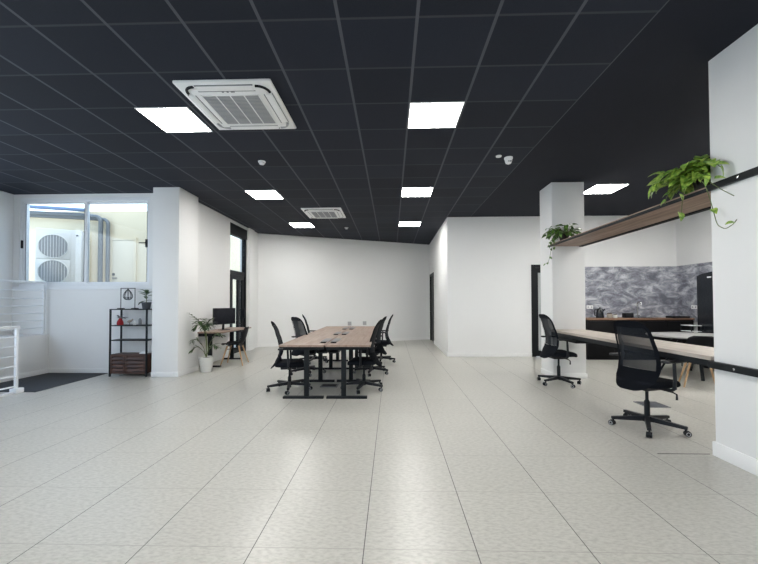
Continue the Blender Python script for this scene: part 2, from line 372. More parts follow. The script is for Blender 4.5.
# ------------------------------------------------------------------ windows and doors
w = bpy.data.objects.new('window_1', None); COL.objects.link(w); w['kind'] = 'structure'; w.location = (-6.06, 7.0, WZ0)
def wbox(mb, x0, x1, y0, y1, z0, z1, bev=0.004): return mb.box(x0+6.06, x1+6.06, y0, y1, z0-WZ0, z1-WZ0, bev)
mb = MB()
wbox(mb, WX0, WX1, -0.06, 0.08, WZ0, WZ0+0.055); wbox(mb, WX0, WX1, -0.06, 0.08, WZ1-0.075, WZ1)
wbox(mb, WX0, WX0+0.055, -0.06, 0.08, WZ0+0.055, WZ1-0.075); wbox(mb, WX1-0.04, WX1, -0.06, 0.08, WZ0+0.055, WZ1-0.075)
wf = struct('window_frame', mb, WMET, w)
def sash(x0, x1, y, nm):
    mb = MB(); z0, z1 = WZ0+0.055, WZ1-0.075; f = 0.05
    wbox(mb, x0, x1, y, y+0.035, z0, z0+f*0.7); wbox(mb, x0, x1, y, y+0.035, z1-f*0.8, z1); wbox(mb, x0, x0+f, y, y+0.035, z0+f*0.7, z1-f*0.8); wbox(mb, x1-f, x1, y, y+0.035, z0+f*0.7, z1-f*0.8)
    o = struct('sash', mb, WMET, w)
    mb = MB(); wbox(mb, x0+f-0.006, x1-f+0.006, y+0.012, y+0.02, z0+f*0.7-0.006, z1-f*0.8+0.006, 0); struct('pane', mb, GLASS, o)
    mb = MB()
    for a in (x0+f-0.001, x1-f-0.009): wbox(mb, a, a+0.010, y-0.002, y+0.006, z0+f*0.7, z1-f*0.8, 0)
    struct('seal', mb, MIDG, o)
    return o
s1 = sash(WX0+0.055, -6.025, -0.045, 'a'); s2 = sash(-6.09, WX1-0.04, 0.0, 'b')
mb = MB(); wbox(mb, WX1-0.105, WX1-0.05, -0.045, -0.012, 2.47, 2.63, 0.006); wbox(mb, WX1-0.22, WX1-0.08, -0.062, -0.045, 2.545, 2.565, 0.004); struct('handle', mb, BLK, w)
mb = MB(); wbox(mb, WX0+0.035, WX0+0.065, -0.075, -0.045, 2.46, 2.62, 0.005); struct('latch', mb, BLK, w)
mb = MB(); wbox(mb, WX0-0.1, WX1+0.1, -0.105, -0.06, WZ0-0.06, WZ0, 0.006); struct('window_sill', mb, WMET, w)

d1 = bpy.data.objects.new('door_1', None); COL.objects.link(d1); d1['kind'] = 'structure'; d1.location = (-4.22, DY0, 0)
L_ = DY1-DY0
mb = MB(); mb.box(-0.05, 0.085, 0, L_, 3.17, DZ, 0.004); struct('blind_box', mb, BLK, d1)
mb = MB(); mb.box(-0.04, 0.04, 0, 0.05, 0, 3.17); mb.box(-0.04, 0.06, L_-0.07, L_, 0, 3.17); mb.box(-0.04, 0.04, 0.05, L_-0.07, 2.12, 2.23); struct('door_frame', mb, BLK, d1)
struct('pane', MB().box(-0.006, 0.006, 0.05, L_-0.07, 2.23, 3.17), GLASS, d1)
mb = MB()
for y0, y1 in ((0.16, 0.28), (0.62, 0.74), (L_-0.2, L_-0.07)): mb.box(-0.03, 0.03, y0, y1, 0.02, 2.12)
mb.box(-0.03, 0.03, 0.28, 0.62, 0.02, 0.16); mb.box(-0.03, 0.03, 0.28, 0.62, 2.0, 2.12); mb.box(-0.03, 0.03, 0.74, L_-0.2, 0.02, 0.16); mb.box(-0.03, 0.03, 0.74, L_-0.2, 2.0, 2.12)
dl = struct('door_leaf', mb, BLK, d1)
struct('leaf_pane', MB().box(-0.005, 0.005, 0.05, L_-0.19, 0.16, 2.0), GLASS, d1)
mb = MB(); mb.box(0.03, 0.09, L_-0.17, L_-0.11, 0.95, 1.2, 0.008); struct('door_handle', mb, PLAS, d1)
d2 = bpy.data.objects.new('door_2', None); COL.objects.link(d2); d2['kind'] = 'structure'; d2.location = (1.49, 12.1, 0)
mb = MB(); mb.box(-0.09, 0.05, 0, 0.08, 0, 2.38); mb.box(-0.09, 0.05, 1.02, 1.1, 0, 2.38); mb.box(-0.09, 0.05, 0.08, 1.02, 2.3, 2.38); struct('door_frame', mb, BLK, d2)
struct('door_panel', MB().box(-0.05, 0.0, 0.08, 1.02, 0.01, 2.3), KBLK, d2)
struct('door_handle', MB().cyl((-0.05, 0.95, 1.05), (-0.10, 0.95, 1.05), 0.012).cyl((-0.10, 0.96, 1.05), (-0.10, 0.83, 1.05), 0.010), CHROME, d2)
d3 = bpy.data.objects.new('door_3', None); COL.objects.link(d3); d3['kind'] = 'structure'; d3.location = (D3X0, 9.2, 0)
W3 = D3X1-D3X0
mb = MB(); mb.box(0, 0.10, -0.065, 0.06, 0, D3Z); mb.box(W3-0.10, W3, -0.065, 0.06, 0, D3Z); mb.box(0.10, W3-0.10, -0.065, 0.06, D3Z-0.08, D3Z); struct('door_frame', mb, BLK, d3)
mb = MB(); mb.box(0.10, 0.18, -0.02, 0.03, 0.01, D3Z-0.08); mb.box(W3-0.18, W3-0.10, -0.02, 0.03, 0.01, D3Z-0.08); mb.box(0.18, W3-0.18, -0.02, 0.03, 0.01, 0.15); mb.box(0.18, W3-0.18, -0.02, 0.03, D3Z-0.2, D3Z-0.08); struct('door_leaf', mb, BLK, d3)
struct('pane', MB().box(0.18, W3-0.18, 0.0, 0.012, 0.15, D3Z-0.2), FROST, d3)
struct('door_handle', MB().cyl((W3-0.14, -0.02, 1.0), (W3-0.14, -0.07, 1.0), 0.012).cyl((W3-0.14, -0.07, 1.0), (W3-0.27, -0.07, 1.0), 0.010), CHROME, d3)

# ------------------------------------------------------------------ outside
struct('ground', MB().poly([(-16, 7.15), (-4.3, 7.15), (-4.3, 16), (-16, 16)], -0.14, -0.02), CONC)
struct('wall_outside', MB().box(-15, -5.35, 8.6, 15, -0.02, 3.62), CREAM)
d4 = bpy.data.objects.new('door_4', None); COL.objects.link(d4); d4['kind'] = 'structure'; d4.location = (-6.52, 8.58, 0.9)
mb = MB(); mb.box(-0.32, -0.27, -0.02, 0.02, 0, 2.06); mb.box(0.27, 0.32, -0.02, 0.02, 0, 2.06); mb.box(-0.27, 0.27, -0.02, 0.02, 2.0, 2.06); struct('door_frame', mb, CREAM, d4)
struct('door_panel', MB().box(-0.27, 0.27, -0.012, 0.02, 0, 2.0, 0.003), CREAMD, d4)
struct('door_lock', MB().box(-0.255, -0.20, -0.03, -0.01, 1.14, 1.20, 0.008).box(-0.255, -0.14, -0.035, -0.01, 1.07, 1.09, 0.004), BLK, d4)
ac = thing('outdoor_ac_unit', 'white outdoor air conditioning unit with two stacked round fans, seen through the window', 'air conditioner', (-7.66, 8.13, 1.72), R(28))
mb = MB(); mb.box(-0.40, 0.42, -0.17, 0.17, 0, 1.34, 0.02); mb.box(-0.38, 0.22, -0.182, -0.17, 0.03, 0.64, 0.006); mb.box(-0.38, 0.22, -0.182, -0.17, 0.655, 1.27, 0.006); mb.build('casing', ACW, ac)
mb = MB(); mb.box(0.32, 0.36, -0.18, -0.17, 1.2, 1.23, 0.002); mb.build('badge', BLK, ac)
for z in (0.36, 0.94):
    mb = MB(); mb.cyl((-0.08, -0.184, z), (-0.08, -0.176, z), 0.262, 40); f = mb.build('fan_opening', MIDG, ac)
    mb = MB()
    for k in range(11):
        x = -0.25+0.05*k; hh = math.sqrt(max(0.0, 0.26**2 - x*x)); 
        if hh > 0.03: mb.box(-0.08+x-0.004, -0.08+x+0.004, -0.192, -0.184, z-hh, z+hh)
    mb.tube([(-0.08+0.265*math.cos(2*PI*j/40), -0.188, z+0.265*math.sin(2*PI*j/40)) for j in range(40)], 0.010, 8, closed=True)
    mb.build('fan_grille', ACW, f)
mb = MB(); mb.box(-0.45, 0.45, -0.17, -0.12, -0.05, 0.0); mb.box(-0.3, -0.25, -0.15, 0.55, -0.06, -0.0); mb.box(0.25, 0.3, -0.15, 0.25, -0.06, 0.0); mb.build('wall_bracket', CHROME, ac)
def arc(c, r, a0, a1, ax, ay, n=7): return [Vector(c) + Vector(ax)*r*math.cos(a0+(a1-a0)*i/n) + Vector(ay)*r*math.sin(a0+(a1-a0)*i/n) for i in range(n+1)]
def pipe_run(y, x_end, z_top, r, lab, m):
    pts = [(-9.6, y, z_top+0.16), (-7.5, y, z_top+0.04), (x_end-0.13, y, z_top)] + arc((x_end-0.13, y, z_top-0.13), 0.13, PI/2, 0, (1, 0, 0), (0, 0, 1)) + [(x_end, y, -0.02)]
    tag(MB().tube(pts, r, 12).build('drain_pipe', m), lab, 'pipe', 'pipes on the outside wall')
pipe_run(8.48, -7.01, 3.46, 0.050, 'left grey pipe bending down the cream wall outside the window', PIPE)
pipe_run(8.52, -6.86, 3.40, 0.042, 'right grey pipe, nearest the cream outside door, bending down the outside wall', PIPE)
tag(MB().cyl((-9.6, 8.40, 3.76), (-7.3, 8.40, 3.60), 0.042, 12).build('blue_pipe', PIPEB), 'straight blue pipe running along the top of the outside wall', 'pipe')

# ------------------------------------------------------------------ railings
t_ = thing('ledge_railing', 'white metal railing standing on the low wall ledge below the window', 'railing', (-6.79, 6.86, 0.76))
mb = MB(); mb.box(-0.02, 0.02, -0.02, 0.02, 0.0, 1.0, 0.003); mb.build('post', WMET, t_)
mb = MB(); mb.box(-0.02, 0.02, -2.32, -2.28, 0.0, 1.0, 0.003); mb.build('post', WMET, t_)
mb = MB(); mb.box(-0.024, 0.024, -2.5, 0.03, 0.99, 1.03, 0.004); mb.build('handrail', WMET, t_)
for z in (0.14, 0.28, 0.42, 0.56, 0.70, 0.85):
    MB().cyl((0, -2.45, z), (0, 0.0, z), 0.010, 8).build('rail', WMET, t_)
t_ = thing('stair_railing', 'white metal railing in the left foreground with post foot on the floor', 'railing', (-5.73, 5.37, 0.0))
for y in (0.0, -1.6):
    mb = MB(); mb.box(-0.019, 0.019, y-0.019, y+0.019, 0.0, 0.99, 0.003); po = mb.build('post', WMET, t_)
    mb = MB(); mb.box(-0.045, 0.07, y-0.06, y+0.06, 0.0, 0.075, 0.010); mb.build('post_foot', WMET, po)
mb = MB(); mb.box(-0.028, 0.028, -2.2, 0.03, 0.985, 1.025, 0.004); mb.build('handrail', WMET, t_)
for z in (0.104, 0.257, 0.409, 0.562, 0.71, 0.855):
    MB().cyl((0, -2.2, z), (0, 0.0, z), 0.012, 8).build('rail', WMET, t_)
mb = MB(); mb.box(-0.03, 0.03, -2.2, 0.0, 0.0, 0.03, 0.003); mb.build('base_plate', WMET, t_)

# ------------------------------------------------------------------ ceiling equipment
KC = 1.015
def led(cx, cy, label):
    t = thing('led_panel', label, 'ceiling light', (cx, cy, H), 0, 'square LED panels in the ceiling')
    mb = MB()
    for (x0, x1, y0, y1) in ((-0.297, 0.297, -0.285, -0.272), (-0.297, 0.297, 0.272, 0.285), (-0.297, -0.284, -0.272, 0.272), (0.284, 0.297, -0.272, 0.272)): mb.box(x0, x1, y0, y1, -0.008, 0.0)
    mb.build('frame', WPL, t)
    MB().box(-0.284, 0.284, -0.272, 0.272, -0.005, 0.0).build('diffuser', LED, t)
for x, y, l in ((-2.51, 4.105, 'bright square ceiling light beside the big air conditioning cassette'),
                (0.495, 4.095, 'largest bright square ceiling light at the top centre'),
                (0.495, 6.94, 'middle one of the central row of square ceiling lights'),
                (0.50, 9.75, 'farthest of the central row of square ceiling lights, nearest the partition corner'),
                (-2.49, 7.0, 'square ceiling light between the smoke detector and the glazed door, left row'),
                (-2.45, 9.8, 'farthest square ceiling light of the left row, beside the small cassette'),
                (4.02, 6.87, 'square ceiling light right of the white column'),
                (-2.51, 1.25, 'unseen square ceiling light added to the left row above the viewer'),  # out-of-view panels carry the rows on, added to light the room
                (0.495, 1.25, 'unseen square ceiling light added to the central row above the viewer'),
                (-2.51, -1.6, 'unseen square ceiling light added to the left row behind the viewer'),
                (0.495, -1.6, 'unseen square ceiling light added to the central row behind the viewer'),
                (4.9, 3.2, 'added square ceiling light, unseen behind the right wall end'),  # this and the next three: unseen panels added to brighten the kitchen
                (5.6, 4.5, 'added unseen square ceiling light over the hidden side of the kitchen'),
                (6.6, 6.0, 'added unseen square ceiling light over the refrigerator side of the kitchen'),
                (5.75, 6.1, 'added unseen square ceiling light over the round kitchen table')):
    led(x*KC, y*KC, l)
def cassette(cx, cy, hs, label):
    t = thing('ac_cassette', label, 'air conditioner', (cx, cy, H), 0, 'air conditioning cassettes in the ceiling')
    k = hs/0.475
    mb = MB(); mb.box(-hs, hs, -hs, hs, -0.030, 0.0, 0.010); mb.box(-hs*0.80, hs*0.80, -hs*0.80, hs*0.80, -0.044, -0.03, 0.012); mb.build('fascia', WPL, t)
    mb = MB(); mb.box(-hs*0.60, hs*0.60, -hs*0.60, hs*0.60, -0.049, -0.040, 0.004); g = mb.build('intake_grille', GREYP, t)
    mb = MB()
    for x in (-0.3, 0.0, 0.3): mb.box(hs*x-0.006, hs*x+0.006, -hs*0.6, hs*0.6, -0.054, -0.049)
    for y in (-hs*0.62, hs*0.60): mb.box(-hs*0.62, hs*0.62, y, y+0.012, -0.054, -0.045)
    for x in (-hs*0.62, hs*0.60): mb.box(x, x+0.012, -hs*0.62, hs*0.62, -0.054, -0.045)
    mb.build('grille_ribs', WPL, g)
    mb = MB()
    for i in range(22):
        y = -hs*0.58 + i*hs*1.16/21; mb.box(-hs*0.59, hs*0.59, y-0.004, y+0.004, -0.0515, -0.048)
    mb.build('louvres', LOUV, g)
    for a in range(4):
        M = Matrix.Rotation(a*PI/2, 4, 'Z')
        mb = MB(); mb.box(-hs*0.58, hs*0.58, hs*0.74, hs*0.90, -0.046, -0.030, 0.004, M); v = mb.build('air_flap', WPL, t)
        mb = MB(); mb.box(-hs*0.60, hs*0.60, hs*0.725, hs*0.745, -0.0462, -0.035, 0, M); mb.box(-hs*0.60, hs*0.60, hs*0.895, hs*0.91, -0.0405, -0.030, 0, M); mb.build('flap_gap', MIDG, v)
    for sx, sy in ((1, 1), (-1, 1), (-1, -1), (1, -1)):
        pts = [(sx*hs*(0.64+0.23*math.cos(a)), sy*hs*(0.64+0.23*math.sin(a)), -0.034) for a in [PI/2*i/8 for i in range(9)]]
        MB().tube(pts, 0.010*k + 0.004, 8).build('corner_slot', BLK if sy < 0 else GREYP, t)
    for x in (-0.10, 0.0, 0.09, 0.13): MB().box(hs*x-0.010, hs*x+0.010, -hs*0.72, -hs*0.685, -0.0455, -0.043, 0.002).build('indicator_mark', MIDG, t)
cassette(-1.62*KC, 3.83*KC, 0.482, 'large white ceiling air conditioning cassette nearest the viewer')
cassette(-1.58*KC, 8.45*KC, 0.46, 'smaller looking white ceiling air conditioning cassette far back')
def detector(x, y, label, k=1.0):
    t = thing('smoke_detector', label, 'smoke detector', (x, y, H))
    MB().lathe([(0, -0.0), (0.055*k, 0.0), (0.055*k, -0.015), (0.046*k, -0.018), (0, -0.018)], 24).build('base', WPL, t)
    MB().lathe([(0.042*k, -0.018), (0.042*k, -0.034), (0.034*k, -0.046), (0, -0.050)], 24).build('head', WPL, t)
    MB().lathe([(0.0435*k, -0.022), (0.0435*k, -0.027), (0.03*k, -0.027)], 24).build('vent_ring', MIDG, t)
detector(-1.95*KC, 5.35*KC, 'round white smoke detector on the ceiling left of centre')
detector(-1.29, 10.3, 'tiny far smoke detector on the ceiling beyond the small cassette')
t_ = thing('dome_camera', 'white dome camera on the ceiling right of centre', 'camera', (1.76, 5.41, H))
MB().lathe([(0, 0), (0.062, 0), (0.062, -0.022), (0.056, -0.03), (0, -0.03)], 24).build('mount', WPL, t_)
MB().lathe([(0.052, -0.03), (0.052, -0.055), (0.040, -0.085), (0.018, -0.098), (0, -0.1)], 24).build('dome', WPL, t_)
MB().box(-0.02, 0.035, -0.048, -0.030, -0.075, -0.055, 0.006).build('lens', MIDG, t_)
tag(MB().lathe([(0, 0), (0.042, 0), (0.040, -0.014), (0, -0.016)], 24).build('ceiling_sensor', WPL, loc=(1.595, 5.34, H)), 'small flat white disc on the ceiling beside the dome camera', 'sensor')

# ------------------------------------------------------------------ wall plates
def plate(name, loc, rz, label, cat, holes, w=0.08, h=0.08, m=None, group=None):
    t = thing(name, label, cat, loc, rz, group)
    MB().box(-w/2, w/2, -0.012, 0.0, -h/2, h/2, 0.004).build('face_plate', m or WPL, t)
    for i in range(holes):
        x = (i-(holes-1)/2)*w/max(holes, 1)
        if 'switch' in name: MB().box(x-0.022, x+0.022, -0.017, -0.011, -0.03, 0.03, 0.003).build('rocker', GREYP, t)
        else:
            c = MB(); c.cyl((x, -0.0135, 0), (x, -0.011, 0), 0.02, 16); c.build('socket_face', GREYP, t)
plate('light_switch', (-4.14, 7.45, 1.36), R(90), 'pale grey light switch on the left wall above the palm', 'light switch', 1)
ang = math.atan2(d.y, d.x)
for s_, l in ((2.98, 'left white socket plate low on the back wall'), (3.52, 'right white socket plate low on the back wall')):
    p = Vector((-4.2, 11.14, 0)) + d*s_ + nrm*0.1
    plate('power_socket', (p.x, p.y, 0.66), ang, l, 'socket', 1, 0.13, 0.13, GREYP, 'sockets on the back wall')
plate('power_socket', (4.95, 9.138, 1.24), 0, 'white double socket on the grey backsplash left of the kettle', 'socket', 2, 0.16, 0.085)
plate('power_socket', (7.088, 8.62, 1.24), R(-90), 'white double socket on the grey backsplash beside the refrigerator', 'socket', 2, 0.17, 0.09)

# ------------------------------------------------------------------ task chairs
def chair_back_pt(s, t):
    """s -1..1 across, t 0..1 up the back; chair faces +Y"""
    z = 0.37 + 0.73*t
    prof = [(0.0, -0.285), (0.12, -0.225), (0.28, -0.172), (0.42, -0.162), (0.58, -0.185), (0.75, -0.222), (1.0, -0.285)]
    for (a, ya), (b_, yb) in zip(prof, prof[1:]):
        if t <= b_ + 1e-9:
            u = (t-a)/(b_-a); u = u*u*(3-2*u)*0.5 + u*0.5; y = ya + (yb-ya)*u; break
    wp = [(0.0, 0.075), (0.015, 0.12), (0.04, 0.16), (0.09, 0.198), (0.17, 0.225), (0.3, 0.238), (0.5, 0.235), (0.75, 0.218), (0.86, 0.206), (0.92, 0.188), (0.96, 0.162), (0.985, 0.125), (1.0, 0.075)]
    for (a, wa), (b_, wb) in zip(wp, wp[1:]):
        if t <= b_ + 1e-9: w_ = wa + (wb-wa)*(t-a)/(b_-a); break
    x = s*w_
    y += 0.055*(x/0.24)**2
    return Vector((x, y, z))
def make_task_chair():
    c = thing('task_chair', '', 'office chair')
    ts = [0, .015, .03, .055, .08, .12, .16, .2, .25, .3, .34, .37, .40, .44, .48, .52, .56, .6, .64, .68, .72, .76, .8, .84, .87, .9, .925, .95, .97, .985, 1.0]
    ss = [-1, -.93, -.84, -.76, -.6, -.4, -.2, 0, .2, .4, .6, .76, .84, .93, 1]
    def inside(i, j):
        t = (ts[i]+ts[i+1])/2; s = (ss[j]+ss[j+1])/2
        lo = 0.275 + 0.05*abs(s)
        return abs(s) < 0.82 and lo < t < 0.90
    for nm, want, m, th in (('backrest_shell', False, PLAS, 0.014), ('mesh_panel', True, MESHM, 0.0)):
        mb = MB(); vs = {}
        for i in range(len(ts)-1):
            for j in range(len(ss)-1):
                if inside(i, j) != want: continue
                q = []
                for a, b_ in ((i, j), (i, j+1), (i+1, j+1), (i+1, j)):
                    if (a, b_) not in vs: vs[(a, b_)] = mb.bm.verts.new(chair_back_pt(ss[b_], ts[a]))
                    q.append(vs[(a, b_)])
                mb.bm.faces.new(q)
        if nm == 'backrest_shell': bk = mb.build(nm, FAB, c, solid=th, smooth=60)
        else:
            mp_ = mb.build(nm, m, c, smooth=60, recalc=True); mp_.location = (0, 0.006, 0)
    MB().tube([(0, -0.15, 0.55), (0, -0.135, 0.49), (0, -0.10, 0.42), (0, -0.03, 0.385)], [0.018, 0.024, 0.026, 0.03], 10).build('back_bracket', PLAS, c)
    # seat cushion
    mb = MB(); n = 36; rings = []
    for k, (sc, z) in enumerate([(0.80, 0.405), (0.95, 0.412), (1.0, 0.432), (1.0, 0.452), (0.96, 0.470), (0.82, 0.480), (0.45, 0.478), (0.0, 0.474)]):
        if sc == 0: rings.append([mb.bm.verts.new((0, 0.01, z))]); continue
        r_ = []
        for j in range(n):
            a = 2*PI*j/n; ca, sa = math.cos(a), math.sin(a); e = 0.55
            x = 0.245*sc*math.copysign(abs(ca)**e, ca); y = 0.01 + 0.235*sc*math.copysign(abs(sa)**e, sa)
            dz = -0.03*max(0, (y-0.13)/0.11)**2
            r_.append(mb.bm.verts.new((x, y, z+dz)))
        rings.append(r_)
    mb.bm.faces.new(list(reversed(rings[0])))
    for A, B in zip(rings, rings[1:]):
        for j in range(n):
            if len(B) == 1: mb.bm.faces.new((A[j], A[(j+1) % n], B[0]))
            else: mb.bm.faces.new((A[j], A[(j+1) % n], B[(j+1) % n], B[j]))
    mb.build('seat', FAB, c, smooth=60)
    mb = MB(); mb.box(-0.10, 0.10, -0.13, 0.11, 0.355, 0.408, 0.012); mb.build('tilt_mechanism', PLAS, c)
    MB().tube([(0.09, 0.03, 0.375), (0.24, 0.04, 0.37), (0.275, 0.045, 0.355), (0.275, 0.045, 0.30)], [0.008, 0.008, 0.008, 0.011], 8).build('height_lever', PLAS, c)
    for sx in (-1, 1):
        mb = MB(); mb.tube([(sx*0.12, 0.0, 0.395), (sx*0.255, 0.0, 0.395), (sx*0.287, 0.0, 0.42), (sx*0.292, 0.0, 0.50), (sx*0.292, -0.01, 0.685)], [0.018, 0.018, 0.018, 0.017, 0.015], 8)
        a = mb.build('arm_post', PLAS, c)
        mb = MB(); mb.box(sx*0.292-0.036, sx*0.292+0.036, -0.15, 0.12, 0.682, 0.708, 0.011, seg=3); mb.build('arm_pad', PLAS, a)
    MB().lathe([(0, 0.36), (0.016, 0.36), (0.016, 0.24), (0.027, 0.22), (0.027, 0.06), (0, 0.06)], 18).build('gas_column', BLK, c)
    mb = MB(); mb.lathe([(0, 0.135), (0.04, 0.13), (0.046, 0.085), (0.038, 0.07), (0, 0.07)], 20)
    base = mb.build('star_base', PLAS, c)
    for k in range(5):
        a = 2*PI*k/5; ca, sa = math.cos(a), math.sin(a)
        mb = MB(); M = Matrix.Rotation(a, 4, 'Z')
        b0 = MB().bm; b0.free()
        vv = []
        for x, w_, z0, z1 in ((0.03, 0.026, 0.078, 0.128), (0.34, 0.019, 0.070, 0.098)):
            vv.append([mb.bm.verts.new(M @ Vector((x, y, z))) for y, z in ((-w_, z0), (w_, z0), (w_*0.85, z1), (-w_*0.85, z1))])
        for j in range(4): mb.bm.faces.new((vv[0][j], vv[0][(j+1) % 4], vv[1][(j+1) % 4], vv[1][j]))
        mb.bm.faces.new(vv[0]); mb.bm.faces.new(list(reversed(vv[1])))
        mb.build('spoke', PLAS, base)
        # twin-wheel caster, trailing sideways
        px, py = 0.325*ca, 0.325*sa; b2 = a + 0.9 + 0.7*k; fx, fy = math.cos(b2), math.sin(b2); nx, ny = -fy, fx
        mb = MB(); mb.cyl((px, py, 0.078), (px, py, 0.05), 0.009, 10)
        cx_, cy_ = px - fx*0.014, py - fy*0.014
        for s in (-1, 1):
            mb.cyl((cx_+nx*s*0.006, cy_+ny*s*0.006, 0.028), (cx_+nx*s*0.025, cy_+ny*s*0.025, 0.028), 0.028, 18)
        mb.cyl((cx_-nx*0.007, cy_-ny*0.007, 0.034), (cx_+nx*0.007, cy_+ny*0.007, 0.034), 0.026, 14)
        mb.build('caster', BLK, base)
        for s in (-1, 1):
            mb = MB()
            mb.lathe([(0.021, 0), (0.021, 0.0012), (0.013, 0.0012), (0.013, 0)], 16, M=Matrix.Translation((cx_+nx*s*0.0252, cy_+ny*s*0.0252, 0.028)) @ Vector((nx*s, ny*s, 0)).to_track_quat('Z', 'Y').to_matrix().to_4x4())
            mb.build('caster_ring', GREYP, base)
    return c
chair = make_task_chair()
first = [True]
def place_chair(x, y, theta, base_deg, label, group, lift=0.0):
    """theta: heading measured from +Y towards +X; base_deg: world angle of one spoke"""
    o = chair if first[0] else copy_tree(chair); first[0] = False
    o.location = (x, y, 0); o.rotation_euler = (0, 0, -R(theta)); o['label'] = label; o['group'] = group
    for ch in o.children:
        if ch.name.startswith('star_base'): ch.rotation_euler = (0, 0, R(base_deg + theta))
        else: ch.location.z = lift          # seat height set on the gas column
    return o
G1, G2 = 'office chairs along the wall counter', 'office chairs around the long desks'
place_chair(2.765, 4.0, 72, 22, 'black mesh-back office chair in the right foreground, its back turned, at the counter', G1, 0.065)
place_chair(2.80, 6.14, 87, -7, 'black office chair standing in front of the white column at the counter end', G1, 0.065)
place_chair(-1.61, 5.66, 78, 138, 'black office chair at the near left end of the long desks, seen side-on', G2, -0.025)
place_chair(-1.64, 6.95, 44, 150, 'black office chair in the middle of the left side, rounded back showing', G2)
place_chair(-1.78, 8.3, 78, 120, 'farthest black office chair on the left side of the long desks', G2)
place_chair(-0.44, 5.72, -84, -30, 'black office chair at the near right end of the long desks, seen side-on', G2)
place_chair(-0.38, 7.0, -80, -25, 'black office chair in the middle of the right side, mostly hidden by the nearest one', G2)
place_chair(-0.24, 8.35, -86, -20, 'farthest black office chair on the right side, standing clear of the desk end', G2)

# ------------------------------------------------------------------ long bench desks
ZT = 0.765
def bench(side, label):
    t = thing('bench_desk', label, 'desk', (-0.95, 5.08, 0), R(0.85), 'back to back bench desks in the middle of the room')
    s = side
    xi, xo = 0.012, 0.65
    for k in range(3):
        y0 = 1.372*k
        mb = MB(); a0, a1, b0, b1 = 0.03, 0.125, y0+0.24, y0+0.42
        mb.box(s*xi, s*a0, y0+0.001, y0+1.371, ZT-0.027, ZT); mb.box(s*a1, s*xo, y0+0.001, y0+1.371, ZT-0.027, ZT)
        mb.box(s*a0, s*a1, y0+0.001, b0, ZT-0.027, ZT); mb.box(s*a0, s*a1, b1, y0+1.371, ZT-0.027, ZT)
        tp = mb.build('tabletop', TOPW, t)
        mb = MB(); mb.box(s*a0, s*a1, b1-0.004, b1, ZT-0.06, ZT+0.001); mb.box(s*a0, s*a1, b0, b0+0.004, ZT-0.06, ZT-0.002); mb.box(s*a0, s*(a0+0.004), b0, b1, ZT-0.06, ZT-0.001); mb.box(s*(a1-0.004), s*a1, b0, b1, ZT-0.06, ZT-0.001); mb.box(s*a0, s*a1, b0, b1, ZT-0.064, ZT-0.06); mb.build('cable_port', KBLK, tp)
        mb = MB(); mb.box(s*0.02, s*0.135, y0+0.45, y0+0.95, ZT-0.001, ZT+0.0035, 0.001); mb.build('cable_lid', MIDG, tp)
    mb = MB(); mb.box(s*0.20, s*0.25, 0.10, 3.95, ZT-0.085, ZT-0.03, 0.003); mb.build('beam', BLK, t)
    mb = MB(); mb.box(s*0.012, s*0.16, 0.30, 3.85, ZT-0.16, ZT-0.14); mb.box(s*0.012, s*0.02, 0.30, 3.85, ZT-0.16, ZT-0.03); mb.box(s*0.15, s*0.16, 0.30, 3.85, ZT-0.16, ZT-0.09); mb.build('cable_tray', BLK, t)
    for y in (0.065, 1.15, 2.32, 3.35):
        mb = MB(); mb.box(s*0.265-0.035, s*0.265+0.035, y-0.02, y+0.02, 0.03, ZT-0.03, 0.003); mb.box(s*0.02, s*0.60, y-0.02, y+0.02, ZT-0.075, ZT-0.029, 0.003); l_ = mb.build('leg', BLK, t)
        mb = MB(); mb.box(s*0.02, s*0.60, y-0.035, y+0.035, 0.0, 0.032, 0.004); mb.build('foot', BLK, l_)
bench(-1, 'left run of the pale brown back-to-back desks with black legs')
bench(1, 'right run of the pale brown back-to-back desks with black legs')
t_ = thing('floor_box', 'small dark floor outlet box under the long desks', 'floor outlet', (-1.02, 5.90, 0))
MB().box(-0.14, 0.14, -0.10, 0.10, 0.0, 0.012, 0.003).build('frame', MIDG, t_)
MB().box(-0.115, 0.115, -0.075, 0.075, 0.010, 0.018, 0.002).build('lid', BLK, t_)
t_ = thing('floor_box', 'dark floor outlet cover on the floor under the wall counter', 'floor outlet', (3.44, 4.89, 0))
MB().box(-0.15, 0.15, -0.14, 0.14, 0.0, 0.008, 0.002).build('frame', MIDG, t_)
MB().box(-0.13, 0.13, -0.12, 0.12, 0.006, 0.012, 0.002).build('lid', POTG, t_)

# ------------------------------------------------------------------ wall counter and high shelf
t_ = thing('counter_bench', 'long pale wooden counter spanning from the white column to the right wall', 'counter', (2.845, 3.30, 0))
mb = MB(); mb.box(0, 0.58, 0.0, 3.25, 0.838, 0.876, 0.003); mb.build('worktop', CNTW, t_)
mb = MB(); mb.box(0.012, 0.062, 0.0, 3.25, 0.778, 0.836, 0.002); mb.box(0.012-0.04, 0.018, -1.6, 0.0, 0.776, 0.834, 0.002); mb.build('front_rail', BLK, t_)
mb = MB(); mb.box(0.52, 0.57, 0.0, 3.25, 0.778, 0.836, 0.002); mb.build('rear_rail', BLK, t_)
mb = MB()
for y in (-0.25, -1.1): mb.lathe([(0.010, 0), (0.010, 0.004), (0.004, 0.006), (0, 0.006)], 12, M=Matrix.Translation((-0.028, y, 0.805)) @ Matrix.Rotation(-PI/2, 4, 'Y'))
mb.build('bolt', CHROME, t_)
mb = MB(); mb.box(0.10, 0.50, 2.55, 3.2, 0.70, 0.775, 0.006); mb.build('cable_tray', BLK, t_)
t_ = thing('high_shelf', 'long walnut shelf high between the white column and the right wall', 'shelf', (2.845, 3.30, 2.36))
mb = MB(); mb.box(0.004, 0.576, 0.0, 3.25, 0.010, 0.042, 0.002); mb.build('plank', SHLW, t_)
